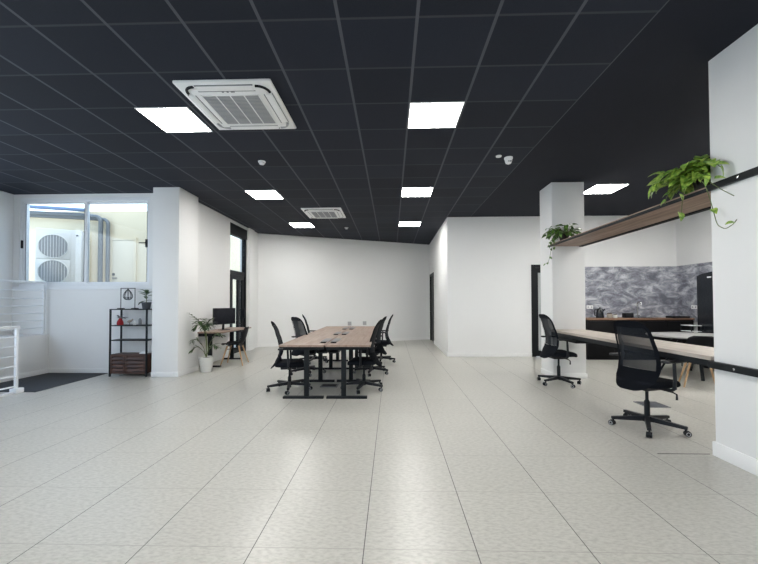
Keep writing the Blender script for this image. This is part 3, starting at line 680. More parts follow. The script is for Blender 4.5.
mb = MB(); mb.box(-0.004, 0.004, 0.0, 3.25, -0.008, 0.026, 0.001); mb.box(-0.012, 0.018, -1.6, 0.0, -0.008, 0.048, 0.002); mb.build('front_rail', BLK, t_)
mb = MB(); mb.box(0.576, 0.584, 0.0, 3.25, -0.006, 0.050, 0.001); mb.box(0.53, 0.58, 0.0, 3.25, -0.002, 0.009, 0.001); mb.build('rear_rail', BLK, t_)
mb = MB()
for y in (-0.30, -1.1): mb.lathe([(0.011, 0), (0.011, 0.005), (0.004, 0.007), (0, 0.007)], 12, M=Matrix.Translation((-0.012, y, 0.02)) @ Matrix.Rotation(-PI/2, 4, 'Y'))
mb.build('bolt', CHROME, t_)

# ------------------------------------------------------------------ plants
def rnd(a, b): return random.uniform(a, b)
def pothos(loc, k, label, leaf_m, n, seed, droops, bias=(0, 0), size=(0.07, 0.12), keep_clear=None):
    random.seed(seed)
    t = thing('pothos_plant', label, 'plant', loc)
    MB().lathe([(0, 0), (0.062*k, 0), (0.082*k, 0.12*k), (0.086*k, 0.125*k), (0.086*k, 0.14*k), (0.076*k, 0.14*k), (0.074*k, 0.118*k), (0, 0.118*k)], 26).build('pot', POTB, t)
    MB().lathe([(0, 0.126*k), (0.05*k, 0.124*k), (0.073*k, 0.117*k)], 18).build('soil', SOIL, t)
    fol, st = MB(), MB()
    def put(*a):
        n0 = len(fol.bm.verts); fol.leaf(*a); vs = list(fol.bm.verts)[n0:]
        for _ in range(2):
            mv = Vector((0, 0, 0))
            for v in vs:
                q = v.co.copy(); keep_clear(q); dl = q - v.co
                for ax in range(3):
                    if abs(dl[ax]) > abs(mv[ax]): mv[ax] = dl[ax]
            for v in vs: v.co += mv
    for i in range(n):
        a = rnd(0, 2*PI); e = rnd(0.05, 1.25); reach = rnd(0.10, 0.27)*k
        dx = math.cos(a)*math.cos(e)*reach + bias[0]*rnd(0.3, 1)*reach*2; dy = math.sin(a)*math.cos(e)*reach + bias[1]*rnd(0.3, 1)*reach*2
        dz = math.sin(e)*reach*0.75
        p0 = Vector((math.cos(a)*0.04*k, math.sin(a)*0.04*k, 0.12*k)); p2 = p0 + Vector((dx, dy, dz)); p1 = (p0+p2)/2 + Vector((0, 0, 0.06*k))
        if p2.z < 0.10*k and abs(p2.x) < 0.3: p2.z = rnd(0.02, 0.16)*k
        st.tube([p0, p1, p2], [0.0035*k, 0.003*k, 0.0022*k], 6)
        out = Vector((dx, dy, 0)); out = out.normalized() if out.length > 1e-4 else Vector((1, 0, 0))
        ln = rnd(*size)
        put(p2, out + Vector((rnd(-.5, .5), rnd(-.5, .5), rnd(-0.75, 0.35))), Vector((rnd(-.5, .5), rnd(-.5, .5), 1)), ln, ln*rnd(0.62, 0.8), rnd(0.3, 1.1))
    for pts, every, sz in droops:
        pts = [Vector(p) for p in pts]
        cur = []
        for i in range(len(pts)-1):
            for u in range(6): cur.append(pts[i].lerp(pts[i+1], u/6))
        cur.append(pts[-1])
        for _ in range(3): cur = [cur[0]] + [(cur[i-1]+cur[i]*2+cur[i+1])/4 for i in range(1, len(cur)-1)] + [cur[-1]]
        st.tube(cur, 0.0034, 6)
        for i in range(every, len(cur), every):
            tg = (cur[i]-cur[i-1]).normalized(); sd = Vector((rnd(-1, 1), rnd(-1, 1), rnd(-0.6, 0.3)))
            ln = rnd(sz*0.8, sz*1.2)
            put(cur[i], sd + tg*0.4, Vector((-0.5, -0.5, 0.8)), ln, ln*0.72, rnd(0.2, 0.9))
    fol.build('foliage', leaf_m, t, smooth=80, recalc=False); st.build('stems', STEM, t, smooth=80)
    return t
def clear_big(c):
    if c.y < -0.20 and c.x > -0.142:
        if c.x < -0.02 or c.y < -0.26: c.x = -0.143
        else: c.y = -0.20
    if c.z < 0.004 and c.x > -0.16:
        if c.z > -0.05: c.z = 0.004
        else: c.x = -0.16
def clear_small(c):
    if c.y > 0.215 and c.x > -0.115:
        if c.x < -0.05: c.x = -0.118
        else: c.y = 0.215
    if c.z < 0.004 and c.x > -0.165 and c.y < 0.22: c.z = 0.004
pothos((2.985, 3.50, 2.402), 1.0, 'large bright green trailing pothos on the shelf beside the right wall', LEAF1, 125, 11,
       [([(0.0, -0.03, 0.12), (-0.14, -0.02, 0.13), (-0.185, 0.0, 0.04), (-0.19, 0.02, -0.10), (-0.19, 0.03, -0.18)], 8, 0.095),
        ([(0.0, -0.04, 0.12), (-0.16, -0.12, 0.12), (-0.19, -0.24, 0.0), (-0.18, -0.29, -0.2), (-0.175, -0.33, -0.38), (-0.17, -0.40, -0.43), (-0.168, -0.47, -0.40), (-0.168, -0.50, -0.37)], 19, 0.07),
        ([(0.0, -0.04, 0.13), (-0.14, 0.14, 0.12), (-0.185, 0.22, 0.03), (-0.185, 0.24, -0.04)], 5, 0.085),
        ([(0.0, -0.04, 0.13), (-0.15, -0.14, 0.13), (-0.185, -0.24, 0.05), (-0.178, -0.36, -0.07), (-0.168, -0.48, -0.17)], 9, 0.07),
        ([(0.0, -0.04, 0.13), (-0.14, -0.12, 0.21), (-0.19, -0.24, 0.22), (-0.20, -0.34, 0.17), (-0.20, -0.40, 0.10)], 3, 0.10),
        ([(0.0, -0.04, 0.13), (-0.15, -0.10, 0.16), (-0.20, -0.20, 0.12), (-0.20, -0.30, 0.06)], 3, 0.095)],
       bias=(-0.2, 0.16), size=(0.10, 0.16), keep_clear=clear_big)
pothos((3.0, 6.32, 2.402), 0.95, 'small dark green trailing pothos on the shelf end against the white column', LEAF2, 95, 5,
       [([(0.0, 0.0, 0.12), (-0.15, 0.02, 0.12), (-0.20, 0.03, 0.0), (-0.21, 0.06, -0.2), (-0.24, 0.08, -0.34), (-0.30, 0.06, -0.37)], 5, 0.06),
        ([(0.0, 0.0, 0.12), (-0.17, -0.05, 0.10), (-0.26, -0.02, 0.0), (-0.29, 0.0, -0.09)], 4, 0.06),
        ([(0.0, 0.0, 0.12), (-0.14, -0.08, 0.12), (-0.20, -0.06, -0.0), (-0.19, -0.04, -0.14)], 4, 0.065)], bias=(-0.12, -0.1), size=(0.07, 0.115), keep_clear=clear_small)

t_ = thing('potted_palm', 'young palm with narrow leaves in a white floor pot beside the wall desk', 'plant', (-3.68, 7.08, 0))
MB().lathe([(0, 0), (0.095, 0), (0.10, 0.01), (0.142, 0.29), (0.146, 0.30), (0.135, 0.30), (0.128, 0.27), (0, 0.27)], 28).build('pot', POTW, t_)
MB().lathe([(0, 0.282), (0.08, 0.28), (0.127, 0.27)], 18).build('soil', SOIL, t_)
random.seed(21)
st, fo = MB(), MB()
def frond(pts, lmax, nl, wid):
    pts = [Vector(p) for p in pts]; cur = []
    for i in range(len(pts)-1):
        for u in range(8): cur.append(pts[i].lerp(pts[i+1], u/8))
    cur.append(pts[-1])
    for _ in range(4): cur = [cur[0]] + [(cur[i-1]+cur[i]*2+cur[i+1])/4 for i in range(1, len(cur)-1)] + [cur[-1]]
    k = len(cur); st.tube(cur, [0.006-0.0035*i/k for i in range(k)], 6)
    for i in range(nl):
        u = 0.45 + 0.55*i/(nl-1); j = min(k-1, int(u*(k-1))); tg = (cur[j]-cur[max(0, j-1)]).normalized()
        sd = tg.cross(Vector((0, 0, 1)));  sd = sd.normalized() if sd.length > 1e-3 else Vector((1, 0, 0))
        ln = lmax*(0.55+0.45*math.sin(PI*min(1, (u-0.4)/0.6)))
        for s in (-1, 1):
            fo.leaf(cur[j], sd*s + tg*0.85 + Vector((0, 0, rnd(-0.1, 0.2))), Vector((0, 0, 1)), ln, wid, rnd(0.3, 0.8), 'strap', 5)
frond([(0, 0, 0.28), (-0.01, 0.0, 0.65), (-0.05, -0.04, 0.95), (-0.13, -0.15, 1.06), (-0.20, -0.26, 1.17)], 0.13, 8, 0.028)
frond([(0, 0, 0.28), (0.0, 0.0, 0.65), (0.0, -0.03, 0.9), (0.0, -0.1, 1.02), (0.02, -0.16, 1.06)], 0.17, 9, 0.030)
frond([(0, 0, 0.28), (0.0, 0.02, 0.65), (-0.02, 0.0, 0.9), (0.03, 0.03, 1.01), (0.09, 0.05, 1.05)], 0.17, 9, 0.028)
frond([(0, 0, 0.28), (0.0, 0.0, 0.65), (-0.01, -0.02, 0.88), (0.06, -0.06, 0.97), (0.12, -0.10, 0.93)], 0.20, 9, 0.034)
frond([(0, 0, 0.28), (0.0, 0.01, 0.6), (-0.04, -0.03, 0.88), (-0.10, -0.10, 0.96), (-0.16, -0.15, 0.88)], 0.18, 9, 0.034)
frond([(0, 0, 0.28), (0.0, 0.0, 0.65), (-0.03, -0.06, 0.92), (-0.05, -0.16, 1.02), (-0.05, -0.24, 1.0)], 0.18, 9, 0.034)
frond([(0, 0, 0.28), (0.0, 0.0, 0.65), (0.02, -0.08, 0.9), (0.07, -0.18, 0.96), (0.10, -0.25, 0.88)], 0.18, 9, 0.034)
frond([(0, 0, 0.28), (-0.05, -0.01, 0.50), (-0.17, -0.05, 0.66), (-0.30, -0.09, 0.60)], 0.18, 11, 0.020)
frond([(0, 0, 0.28), (0.06, 0.0, 0.55), (0.16, 0.03, 0.74), (0.30, 0.05, 0.72)], 0.19, 11, 0.021)
frond([(0, 0, 0.28), (0.05, -0.02, 0.42), (0.15, -0.04, 0.55), (0.26, -0.06, 0.50)], 0.17, 10, 0.020)
frond([(0, 0, 0.28), (-0.04, -0.03, 0.42), (-0.13, -0.09, 0.52), (-0.23, -0.14, 0.44)], 0.17, 10, 0.020)
for bm_ in (fo.bm, st.bm):
    for v in bm_.verts:
        if v.co.x < -0.245 and v.co.y < 0.2: v.co.x = -0.245 + 0.1*(v.co.x + 0.245)*0
        if v.co.x < -0.36: v.co.x = -0.36
fo.build('leaves', LEAF3, t_, smooth=80, recalc=False); st.build('stems', STEM, t_, smooth=80)

# ------------------------------------------------------------------ wall desk on the left, monitor, shell chairs
t_ = thing('side_desk', 'small brown-topped desk with black legs against the left wall', 'desk', (-4.12, 7.52, 0))
mb = MB(); mb.box(0.0, 0.55, 0.0, 1.58, 0.724, 0.75, 0.004); mb.build('tabletop', TOPW, t_)
mb = MB(); mb.box(0.02, 0.48, 0.03, 0.09, 0.655, 0.722, 0.004); mb.box(0.14, 0.19, 0.09, 1.4, 0.67, 0.722, 0.003); mb.box(0.02, 0.48, 1.12, 1.17, 0.67, 0.722, 0.003); mb.build('frame', BLK, t_)
for y in (0.10, 1.16):
    mb = MB(); mb.box(0.20, 0.28, y-0.025, y+0.025, 0.03, 0.70, 0.003); l_ = mb.build('leg', BLK, t_)
    mb = MB(); mb.box(0.03, 0.47, y-0.035, y+0.035, 0.0, 0.032, 0.004); mb.build('foot', BLK, l_)
t_ = thing('computer_monitor', 'black computer monitor standing on the small desk at the left wall', 'monitor', (-3.83, 8.16, 0.75), R(58))
mb = MB(); mb.box(-0.11, 0.11, -0.07, 0.08, 0.0, 0.010, 0.004); mb.build('stand_base', BLK, t_)
mb = MB(); mb.bar((0, 0.045, 0.01), (0, 0.02, 0.26), 0.05, 0.02, 0.004); mb.build('stand_neck', BLK, t_)
mb = MB(); mb.box(-0.275, 0.275, -0.02, 0.018, 0.13, 0.50, 0.006); sc_ = mb.build('housing', PLAS, t_)
mb = MB(); mb.box(-0.266, 0.266, -0.0225, -0.019, 0.145, 0.491); mb.build('screen', mat('dark_screen', (0.012, 0.014, 0.02), 0.25, vary=0.1), sc_)

def make_shell_chair():
    c = thing('shell_chair', '', 'chair')
    # profile from front lip over the seat up the back; chair faces +Y
    prof = [(0.235, 0.425, 0.20), (0.20, 0.445, 0.215), (0.10, 0.447, 0.23), (0.0, 0.440, 0.235), (-0.10, 0.440, 0.235), (-0.165, 0.46, 0.23), (-0.20, 0.51, 0.225), (-0.225, 0.58, 0.22), (-0.25, 0.66, 0.21), (-0.275, 0.75, 0.195), (-0.29, 0.80, 0.17), (-0.297, 0.83, 0.11)]
    mb = MB(); rows = []
    for i, (y, z, w_) in enumerate(prof):
        row = []
        for j in range(11):
            s = -1 + 0.2*j; dish = s*s
            up = 0.05*dish if i < 6 else 0.0; fw = 0.05*dish if i >= 5 else 0.0
            row.append(mb.bm.verts.new((s*w_, y+fw, z+up)))
        rows.append(row)
    for A, B in zip(rows, rows[1:]):
        for j in range(10): mb.bm.faces.new((A[j], A[j+1], B[j+1], B[j]))
    sh = mb.build('shell', PLAS, c, solid=0.010, smooth=70)
    mb = MB(); mb.box(-0.17, 0.17, -0.12, 0.15, 0.449, 0.468, 0.008, seg=3); mb.build('seat_pad', FAB, sh)
    for sx in (-1, 1):
        for sy in (-1, 1):
            MB().tube([(sx*0.13, sy*0.12, 0.425), (sx*0.235, sy*0.235, 0.0)], [0.019, 0.012], 12).build('leg', LEGW, c)
    mb = MB(); mb.bar((-0.15, -0.14, 0.36), (0.15, 0.14, 0.36), 0.012); mb.bar((-0.15, 0.14, 0.35), (0.15, -0.14, 0.35), 0.012); mb.box(-0.14, 0.14, -0.14, -0.12, 0.405, 0.432); mb.box(-0.14, 0.14, 0.11, 0.13, 0.405, 0.432); mb.build('under_frame', BLK, c)
    return c
sc1 = make_shell_chair(); sc1.location = (-3.50, 7.98, 0); sc1.rotation_euler = (0, 0, R(97)); sc1['label'] = 'black shell chair with wooden legs at the small wall desk'; sc1['group'] = 'shell chairs with wooden legs'
sc2 = copy_tree(sc1); sc2.location = (4.98, 5.98, 0); sc2.rotation_euler = (0, 0, R(-30)); sc2['label'] = 'black shell chair with wooden legs behind the counter at the kitchen table'

# ------------------------------------------------------------------ shelf unit on the left with its objects
SX0, SX1, SY0, SY1, SZ = -5.262, -4.545, 6.585, 6.885, 1.26
t_ = thing('shelf_unit', 'black metal shelf unit with a rustic brown two-door cabinet under the window', 'shelf', ((SX0+SX1)/2, (SY0+SY1)/2, 0))
hw, hd = (SX1-SX0)/2, (SY1-SY0)/2
for sx in (-1, 1):
    for sy in (-1, 1):
        mb = MB(); mb.box(sx*(hw-0.013)-0.013, sx*(hw-0.013)+0.013, sy*(hd-0.013)-0.013, sy*(hd-0.013)+0.013, 0.0, SZ-0.02, 0.002); mb.build('post', BLK, t_)
mb = MB(); mb.box(-hw, hw, -hd, hd, SZ-0.02, SZ-0.001, 0.002); mb.build('top_shelf', BLK, t_)
for z in (0.955, 0.68):
    mb = MB(); mb.box(-hw+0.01, hw-0.01, -hd+0.005, hd-0.005, z-0.018, z, 0.002); mb.build('shelf_board', BLK, t_)
mb = MB(); mb.box(-hw+0.026, hw-0.005, -hd+0.02, hd-0.01, 0.06, 0.078); mb.box(-hw+0.026, hw-0.005, -hd+0.02, hd-0.01, 0.395, 0.414); mb.box(-hw+0.026, -hw+0.04, -hd+0.02, hd-0.01, 0.078, 0.395); mb.box(hw-0.04, hw-0.005, -hd+0.03, hd-0.01, 0.078, 0.395); mb.box(-hw+0.04, hw-0.04, hd-0.02, hd-0.01, 0.078, 0.395); mb.build('cabinet_body', RUST, t_)
def louvre_door(x0, x1):
    mb = MB(); z0, z1 = 0.055, 0.41; y0, y1 = -hd+0.002, -hd+0.019; f = 0.032
    mb.box(x0, x0+f, y0, y1, z0, z1, 0.002); mb.box(x1-f, x1, y0, y1, z0, z1, 0.002); mb.box(x0+f, x1-f, y0, y1, z0, z0+f, 0.002); mb.box(x0+f, x1-f, y0, y1, z1-f, z1, 0.002)
    dd = mb.build('cabinet_door', RUST, t_)
    mb = MB(); n = 4; hgt = (z1-z0-2*f)
    for i in range(n):
        zc = z0+f+hgt*(i+0.5)/n
        mb.box(x0+f, x1-f, -0.006, 0.006, -hgt/n*0.42, hgt/n*0.42, 0.002, Matrix.Translation((0, -hd+0.014, zc)) @ Matrix.Rotation(R(-22), 4, 'X'))
    mb.build('slats', RUST, dd)
    return dd
dl_ = louvre_door(-hw+0.028, -hw+0.30); dr_ = louvre_door(-hw+0.306, hw-0.028)
mb = MB(); mb.cyl((-hw+0.285, -hd+0.002, 0.24), (-hw+0.285, -hd-0.012, 0.24), 0.008, 12); mb.build('knob', BLK, dl_)
# hanging wire teardrop on its stand
t_ = thing('teardrop_stand', 'black wire teardrop ornament hanging in a slim frame on the shelf unit top', 'ornament', (-5.025, 6.74, SZ-0.001))
mb = MB(); mb.lathe([(0, 0), (0.062, 0), (0.06, 0.014), (0, 0.018)], 22, at=(-0.137, 0, 0)); mb.lathe([(0, 0), (0.062, 0), (0.06, 0.014), (0, 0.018)], 22, at=(0.137, 0, 0)); mb.build('bases', BLK, t_)
mb = MB(); mb.cyl((-0.137, 0, 0.015), (-0.137, 0, 0.392), 0.0065, 8); mb.cyl((0.137, 0, 0.015), (0.137, 0, 0.392), 0.0065, 8); mb.cyl((-0.143, 0, 0.392), (0.143, 0, 0.392), 0.0065, 8); mb.build('frame', BLK, t_)
mb = MB()
for q in range(4):
    a = q*PI/4; pts = []
    for i in range(24):
        u = 2*PI*i/24; r_ = 0.095*math.sin(u)*(0.5-0.5*math.cos(u))**0.5 if False else 0.098*math.sin(u)*math.sin(u/2)**1.0
        pts.append((r_*math.cos(a), r_*math.sin(a), 0.275+0.105*math.cos(u)))
    mb.tube(pts, 0.0045, 6, closed=True)
mb.tube([(0.075*math.cos(2*PI*i/20), 0.075*math.sin(2*PI*i/20), 0.22) for i in range(20)], 0.004, 6, closed=True)
mb.cyl((0, 0, 0.378), (0, 0, 0.392), 0.004, 6)
mb.build('teardrop', BLK, t_)
MB().lathe([(0, 0.165), (0.03, 0.168), (0.028, 0.195), (0.012, 0.215), (0, 0.222)], 14).build('centre_bead', MIDG, t_)
# leafy pot on top
t_ = thing('potted_fig', 'green thick-leaved plant in a slate grey pot on the shelf unit top', 'plant', (-4.66, 6.73, SZ-0.001))
MB().lathe([(0, 0), (0.062, 0), (0.078, 0.10), (0.083, 0.112), (0.083, 0.125), (0.072, 0.125), (0.07, 0.105), (0, 0.105)], 24).build('pot', POTG, t_)
MB().lathe([(0, 0.113), (0.05, 0.111), (0.069, 0.104)], 16).build('soil', SOIL, t_)
random.seed(4); fo, st = MB(), MB()
st.tube([(0, 0, 0.105), (0.005, 0, 0.20), (-0.005, 0, 0.30)], [0.007, 0.006, 0.004], 8)
for a, z, e, ln in ((3.25, 0.15, -0.15, 0.17), (0.2, 0.15, 0.35, 0.12), (2.6, 0.20, 0.6, 0.14), (5.2, 0.19, 0.5, 0.13), (0.6, 0.23, 0.5, 0.15), (4.2, 0.24, 0.7, 0.14), (3.3, 0.27, 0.65, 0.17), (0.1, 0.28, 0.6, 0.15), (1.7, 0.26, 0.7, 0.13), (5.4, 0.29, 0.85, 0.14), (3.9, 0.30, 0.95, 0.13)):
    dv = Vector((math.cos(a)*math.cos(e), math.sin(a)*math.cos(e), math.sin(e)))
    fo.leaf((0, 0, z), dv, (0, 0, 1), ln, ln*0.52, 0.6, 'oval', 7)
fo.build('leaves', LEAF3, t_, smooth=80, recalc=False); st.build('stem', STEM, t_)
# little things on the second shelf
t_ = thing('gnome_ornament', 'small red figure with a grey tufted top on the second shelf', 'ornament', (-5.14, 6.70, 0.955))
MB().lathe([(0, 0), (0.052, 0), (0.056, 0.03), (0.046, 0.075), (0.026, 0.11), (0.010, 0.13), (0, 0.135)], 20).build('body', RED, t_)
fo = MB()
for a, ln in ((0.3, 0.14), (2.9, 0.12), (1.2, 0.10), (0.0, 0.11), (2.2, 0.12), (-0.4, 0.1)): fo.leaf((0, 0, 0.125), (math.cos(a), 0.3*math.sin(a*3), 0.55*abs(math.sin(a))+0.25), (0, -0.4, 1), ln, 0.035, 0.6, 'strap', 5)
fo.build('tuft', MIDG, t_, recalc=False, smooth=80)
t_ = thing('bird_figurine', 'small beige bird figurine beside the red figure on the second shelf', 'figurine', (-4.97, 6.72, 0.955), R(20))
MB().lathe([(0, -0.045), (0.02, -0.036), (0.028, -0.008), (0.024, 0.02), (0.010, 0.05), (0, 0.056)], 16, M=Matrix.Translation((0, 0, 0.07)) @ Matrix.Rotation(R(68), 4, 'Y')).lathe([(0, -0.018), (0.016, -0.006), (0.014, 0.010), (0, 0.018)], 12, at=(0.045, 0, 0.10)).build('body', BEIGE, t_)
MB().cyl((-0.006, 0.008, 0), (-0.004, 0.006, 0.048), 0.003, 6).cyl((0.006, -0.008, 0), (0.004, -0.006, 0.048), 0.003, 6).build('legs', VINE, t_)
tag(MB().lathe([(0, 0), (0.026, 0), (0.03, 0.012), (0.018, 0.03), (0.022, 0.05), (0.012, 0.075), (0, 0.08)], 16).build('figurine', WPL, loc=(-4.86, 6.70, 0.955)), 'small white rounded figurine in the middle of the second shelf', 'figurine')
tag(MB().box(-0.021, 0.021, -0.02, 0.02, 0, 0.105, 0.005).box(-0.012, 0.012, -0.012, 0.012, 0.105, 0.125, 0.004).build('dark_bottle', MIDG, loc=(-4.755, 6.70, 0.955)), 'small dark grey square bottle on the second shelf', 'bottle')
tag(MB().box(-0.06, 0.06, -0.04, 0.04, 0, 0.022, 0.006).box(-0.03, 0.06, -0.035, 0.035, 0.022, 0.055, 0.012).build('folded_cloth', WPL, loc=(-4.68, 6.70, 0.414)), 'small white folded cloth on the brown cabinet top', 'cloth')

# ------------------------------------------------------------------ kitchen
t_ = thing('kitchen_cabinet', 'black kitchen base cabinets along the grey backsplash', 'cabinet', (4.62, 9.135, 0))
mb = MB(); mb.box(0, 2.44, -0.50, 0.0, 0.10, 0.94); mb.box(0.02, 2.42, -0.46, -0.02, 0.0, 0.10); mb.build('carcass', KBLK, t_)
for k in range(4):
    mb = MB(); mb.box(0.61*k+0.003, 0.61*k+0.607, -0.52, -0.50, 0.11, 0.925, 0.002); dd = mb.build('door', KBLK, t_)
    MB().box(0.61*k+0.05, 0.61*k+0.56, -0.527, -0.519, 0.90, 0.915).build('handle', PLAS, dd)
tag(MB().box(0, 2.45, -0.535, 0.0, 0.942, 0.982, 0.003).build('kitchen_worktop', KITW, loc=(4.62, 9.136, 0)), 'brown wooden worktop on the black kitchen cabinets', 'worktop')
ZK = 0.982
t_ = thing('kitchen_tap', 'tall slim steel tap on the brown kitchen worktop', 'tap', (6.02, 8.98, ZK))
MB().lathe([(0, 0), (0.03, 0), (0.03, 0.012), (0.022, 0.016), (0.02, 0.06), (0, 0.06)], 16).build('base', CHROME, t_)
MB().tube([(0, 0, 0.05), (0, 0, 0.33)] + arc((0, -0.06, 0.33), 0.06, 0, PI*0.9, (0, 1, 0), (0, 0, 1)) + [(0, -0.12, 0.28)], 0.014, 10).build('spout', CHROME, t_)
MB().cyl((0.02, 0, 0.045), (0.075, 0, 0.07), 0.007, 8).build('lever', CHROME, t_)
t_ = thing('kitchen_sink', 'dark inset sink below the tap in the worktop', 'sink', (6.02, 8.83, ZK))
mb = MB(); mb.box(-0.26, 0.26, -0.16, -0.145, 0, 0.006); mb.box(-0.26, 0.26, 0.095, 0.11, 0, 0.006); mb.box(-0.26, -0.245, -0.145, 0.095, 0, 0.006); mb.box(0.245, 0.26, -0.145, 0.095, 0, 0.006); mb.build('rim', CHROME, t_)
mb = MB(); mb.box(-0.245, 0.245, -0.145, 0.095, 0, 0.002); mb.build('basin', BLK, t_)
t_ = thing('kettle', 'dark kettle on the brown worktop near the left socket', 'kettle', (5.02, 8.82, ZK))
MB().lathe([(0, 0), (0.085, 0), (0.088, 0.02), (0.078, 0.13), (0.062, 0.215), (0.055, 0.225), (0.02, 0.235), (0.018, 0.255), (0, 0.258)], 26).build('body', FRG, t_)
MB().tube([(-0.06, 0, 0.20), (-0.12, 0, 0.20), (-0.135, 0, 0.15), (-0.12, 0, 0.06), (-0.08, 0, 0.045)], 0.011, 8).build('handle', PLAS, t_)
MB().tube([(0.06, 0, 0.15), (0.10, 0, 0.20), (0.115, 0, 0.215)], [0.022, 0.015, 0.012], 10).build('spout', FRG, t_)
def jar(x, y, r, h, lab):
    t = thing('storage_jar', lab, 'jar', (x, y, ZK), 0, 'jars on the kitchen worktop')
    MB().lathe([(0, 0), (r, 0), (r*1.04, h*0.1), (r*1.04, h*0.8), (r*0.9, h*0.88), (0, h*0.88)], 20).build('body', BEIGE if r > 0.05 else POTW, t)
    MB().lathe([(r*0.92, h*0.86), (r*0.95, h), (0, h*1.02)], 20).build('lid', RUST, t)
jar(5.235, 8.80, 0.056, 0.115, 'larger cream jar beside the kettle on the worktop'); jar(5.37, 8.80, 0.042, 0.09, 'smaller cream jar right of the larger jar')
t_ = thing('toaster', 'small black toaster left of the tap on the worktop', 'toaster', (5.68, 8.82, ZK))
mb = MB(); mb.box(-0.10, 0.10, -0.07, 0.07, 0.006, 0.12, 0.018, seg=3); mb.build('body', PLAS, t_)
mb = MB(); mb.box(-0.08, 0.08, -0.03, -0.012, 0.119, 0.123); mb.box(-0.08, 0.08, 0.012, 0.03, 0.119, 0.123); mb.build('slots', GREYP, t_)
MB().box(0.10, 0.115, -0.015, 0.015, 0.07, 0.085, 0.003).build('lever', CHROME, t_)
t_ = thing('serving_tray', 'flat black tray at the right end of the worktop', 'tray', (6.82, 8.78, ZK))
mb = MB(); mb.box(-0.19, 0.19, -0.12, 0.12, 0, 0.01, 0.003); mb.box(-0.19, 0.19, -0.12, -0.11, 0.01, 0.04); mb.box(-0.19, 0.19, 0.11, 0.12, 0.01, 0.04); mb.box(-0.19, -0.18, -0.11, 0.11, 0.01, 0.04); mb.box(0.18, 0.19, -0.11, 0.11, 0.01, 0.04); mb.build('tray', PLAS, t_)
# fridge with rounded top
t_ = thing('refrigerator', 'tall black retro refrigerator with a rounded top beside the grey backsplash', 'refrigerator', (6.695, 7.385, 0), R(-90))
def rounded_slab(y0, y1, z0, z1, hw_, rise, inset=0.0):
    mb = MB(); n = 20; top = [(-hw_ + 2*hw_*i/n, z1 - rise*((-1 + 2*i/n)**2)) for i in range(n+1)]
    ring = [(-hw_, z0)] + top + [(hw_, z0)]
    A = [mb.bm.verts.new((x, y0, z)) for x, z in ring]; B = [mb.bm.verts.new((x, y1, z)) for x, z in ring]; k = len(ring)
    mb.bm.faces.new(A); mb.bm.faces.new(list(reversed(B)))
    for i in range(k): mb.bm.faces.new((A[i], A[(i+1) % k], B[(i+1) % k], B[i]))
    return mb
rounded_slab(-0.26, 0.26, 0.04, 1.97, 0.30, 0.06).build('body', FRG, t_)
fd = rounded_slab(-0.325, -0.265, 0.72, 1.955, 0.297, 0.06).build('door', FRG, t_)
fl_ = rounded_slab(-0.325, -0.265, 0.06, 0.705, 0.297, 0.0).build('freezer_door', FRG, t_)
MB().box(-0.045, 0.045, -0.332, -0.324, 1.845, 1.87, 0.006).build('logo_badge', WPL, fd)
MB().tube([(0.25, -0.325, 1.0), (0.25, -0.37, 1.02), (0.25, -0.37, 1.30), (0.25, -0.325, 1.32)], 0.011, 8).build('handle', CHROME, fd)
MB().tube([(0.25, -0.325, 0.5), (0.25, -0.37, 0.52), (0.25, -0.37, 0.64), (0.25, -0.325, 0.66)], 0.011, 8).build('handle', CHROME, fl_)
mb = MB(); mb.box(-0.28, 0.28, -0.24, 0.24, 0.0, 0.04); mb.build('plinth', BLK, t_)
# small white rack in front of the refrigerator
t_ = thing('white_rack', 'small open rack of white shelves in front of the black refrigerator', 'rack', (6.23, 7.68, 0))
for z in (0.30, 0.60, 0.76, 0.88):
    MB().box(-0.10, 0.11, -0.14, 0.14, z-0.012, z, 0.003).build('shelf', WPL, t_)
for sx in (-0.09, 0.10):
    for sy in (-0.13, 0.13): MB().box(sx-0.008, sx+0.008, sy-0.008, sy+0.008, 0, 0.868).build('post', BLK, t_)
# kitchen table
t_ = thing('kitchen_table', 'round pale grey table between the counter and the kitchen', 'table', (5.60, 6.80, 0))
MB().lathe([(0, 0.722), (0.72, 0.722), (0.75, 0.732), (0.75, 0.745), (0.742, 0.75), (0, 0.75)], 56).build('tabletop', TBLG, t_)
mb = MB(); mb.box(-0.45, 0.45, -0.03, 0.03, 0.66, 0.72); mb.box(-0.03, 0.03, -0.45, 0.45, 0.66, 0.72); mb.build('under_frame', BLK, t_)
for a in range(4):
    q = PI/4 + a*PI/2 + 0.25
    MB().bar((0.22*math.cos(q), 0.22*math.sin(q), 0.69), (0.55*math.cos(q), 0.55*math.sin(q), 0.012), 0.05, 0.03, 0.004).build('leg', BLK, t_)

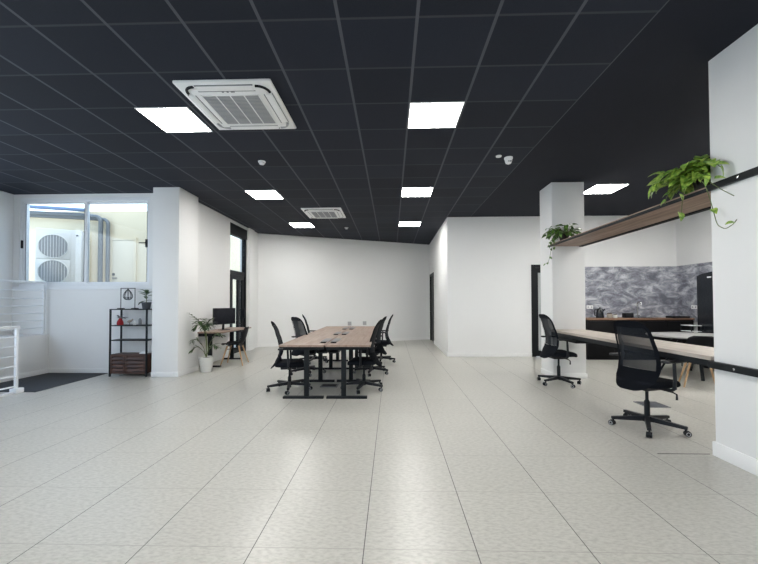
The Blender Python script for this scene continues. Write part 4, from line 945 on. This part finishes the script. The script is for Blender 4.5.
# ------------------------------------------------------------------ sky, camera, view
wd = bpy.data.worlds.new('Sky'); S.world = wd; wd.use_nodes = True
N, L = wd.node_tree.nodes, wd.node_tree.links
bg = N['Background']; tc = N.new('ShaderNodeTexCoord'); sp = N.new('ShaderNodeSeparateXYZ'); L.new(tc.outputs['Generated'], sp.inputs[0])
rp = N.new('ShaderNodeValToRGB'); rp.color_ramp.elements[0].position = 0.0; rp.color_ramp.elements[0].color = (0.76, 0.88, 1.0, 1)
rp.color_ramp.elements[1].position = 0.9; rp.color_ramp.elements[1].color = (0.42, 0.64, 1.0, 1)
L.new(sp.outputs['Z'], rp.inputs[0]); L.new(rp.outputs[0], bg.inputs['Color']); bg.inputs['Strength'].default_value = 1.9
su = bpy.data.lights.new('Sun', 'SUN'); su.energy = 1.6; su.angle = R(4); su.color = (1.0, 0.95, 0.86)
so = bpy.data.objects.new('Sun', su); COL.objects.link(so); so.rotation_euler = Vector((-0.45, 0.50, -1.0)).to_track_quat('-Z', 'Y').to_euler()

FPX, YAW, PITCH, ROLL, CX, CY = 360.2, 0.0264, 0.0190, -0.0027, 381.95, 296.0
cam = bpy.data.cameras.new('Camera'); co = bpy.data.objects.new('Camera', cam); COL.objects.link(co)
fw = Vector((-math.sin(YAW)*math.cos(PITCH), math.cos(YAW)*math.cos(PITCH), math.sin(PITCH)))
r0 = Vector((math.cos(YAW), math.sin(YAW), 0)); u0 = r0.cross(fw)
rt = r0*math.cos(ROLL) + u0*math.sin(ROLL); up = u0*math.cos(ROLL) - r0*math.sin(ROLL)
co.matrix_world = Matrix(((rt.x, up.x, -fw.x, 0), (rt.y, up.y, -fw.y, 0), (rt.z, up.z, -fw.z, 1.36), (0, 0, 0, 1)))
cam.sensor_width = 36; cam.sensor_fit = 'HORIZONTAL'; cam.lens = FPX*36/758
cam.shift_x = -(CX-379)/758; cam.shift_y = (CY-282)/758; cam.clip_start = 0.05
S.camera = co
vs = S.view_settings; vs.view_transform = 'Standard'; vs.look = 'None'; vs.gamma = 1; vs.use_curve_mapping = False; vs.exposure = 1.0
S.cycles.max_bounces = 10; S.cycles.diffuse_bounces = 6; S.cycles.transparent_max_bounces = 12; S.cycles.sample_clamp_indirect = 6
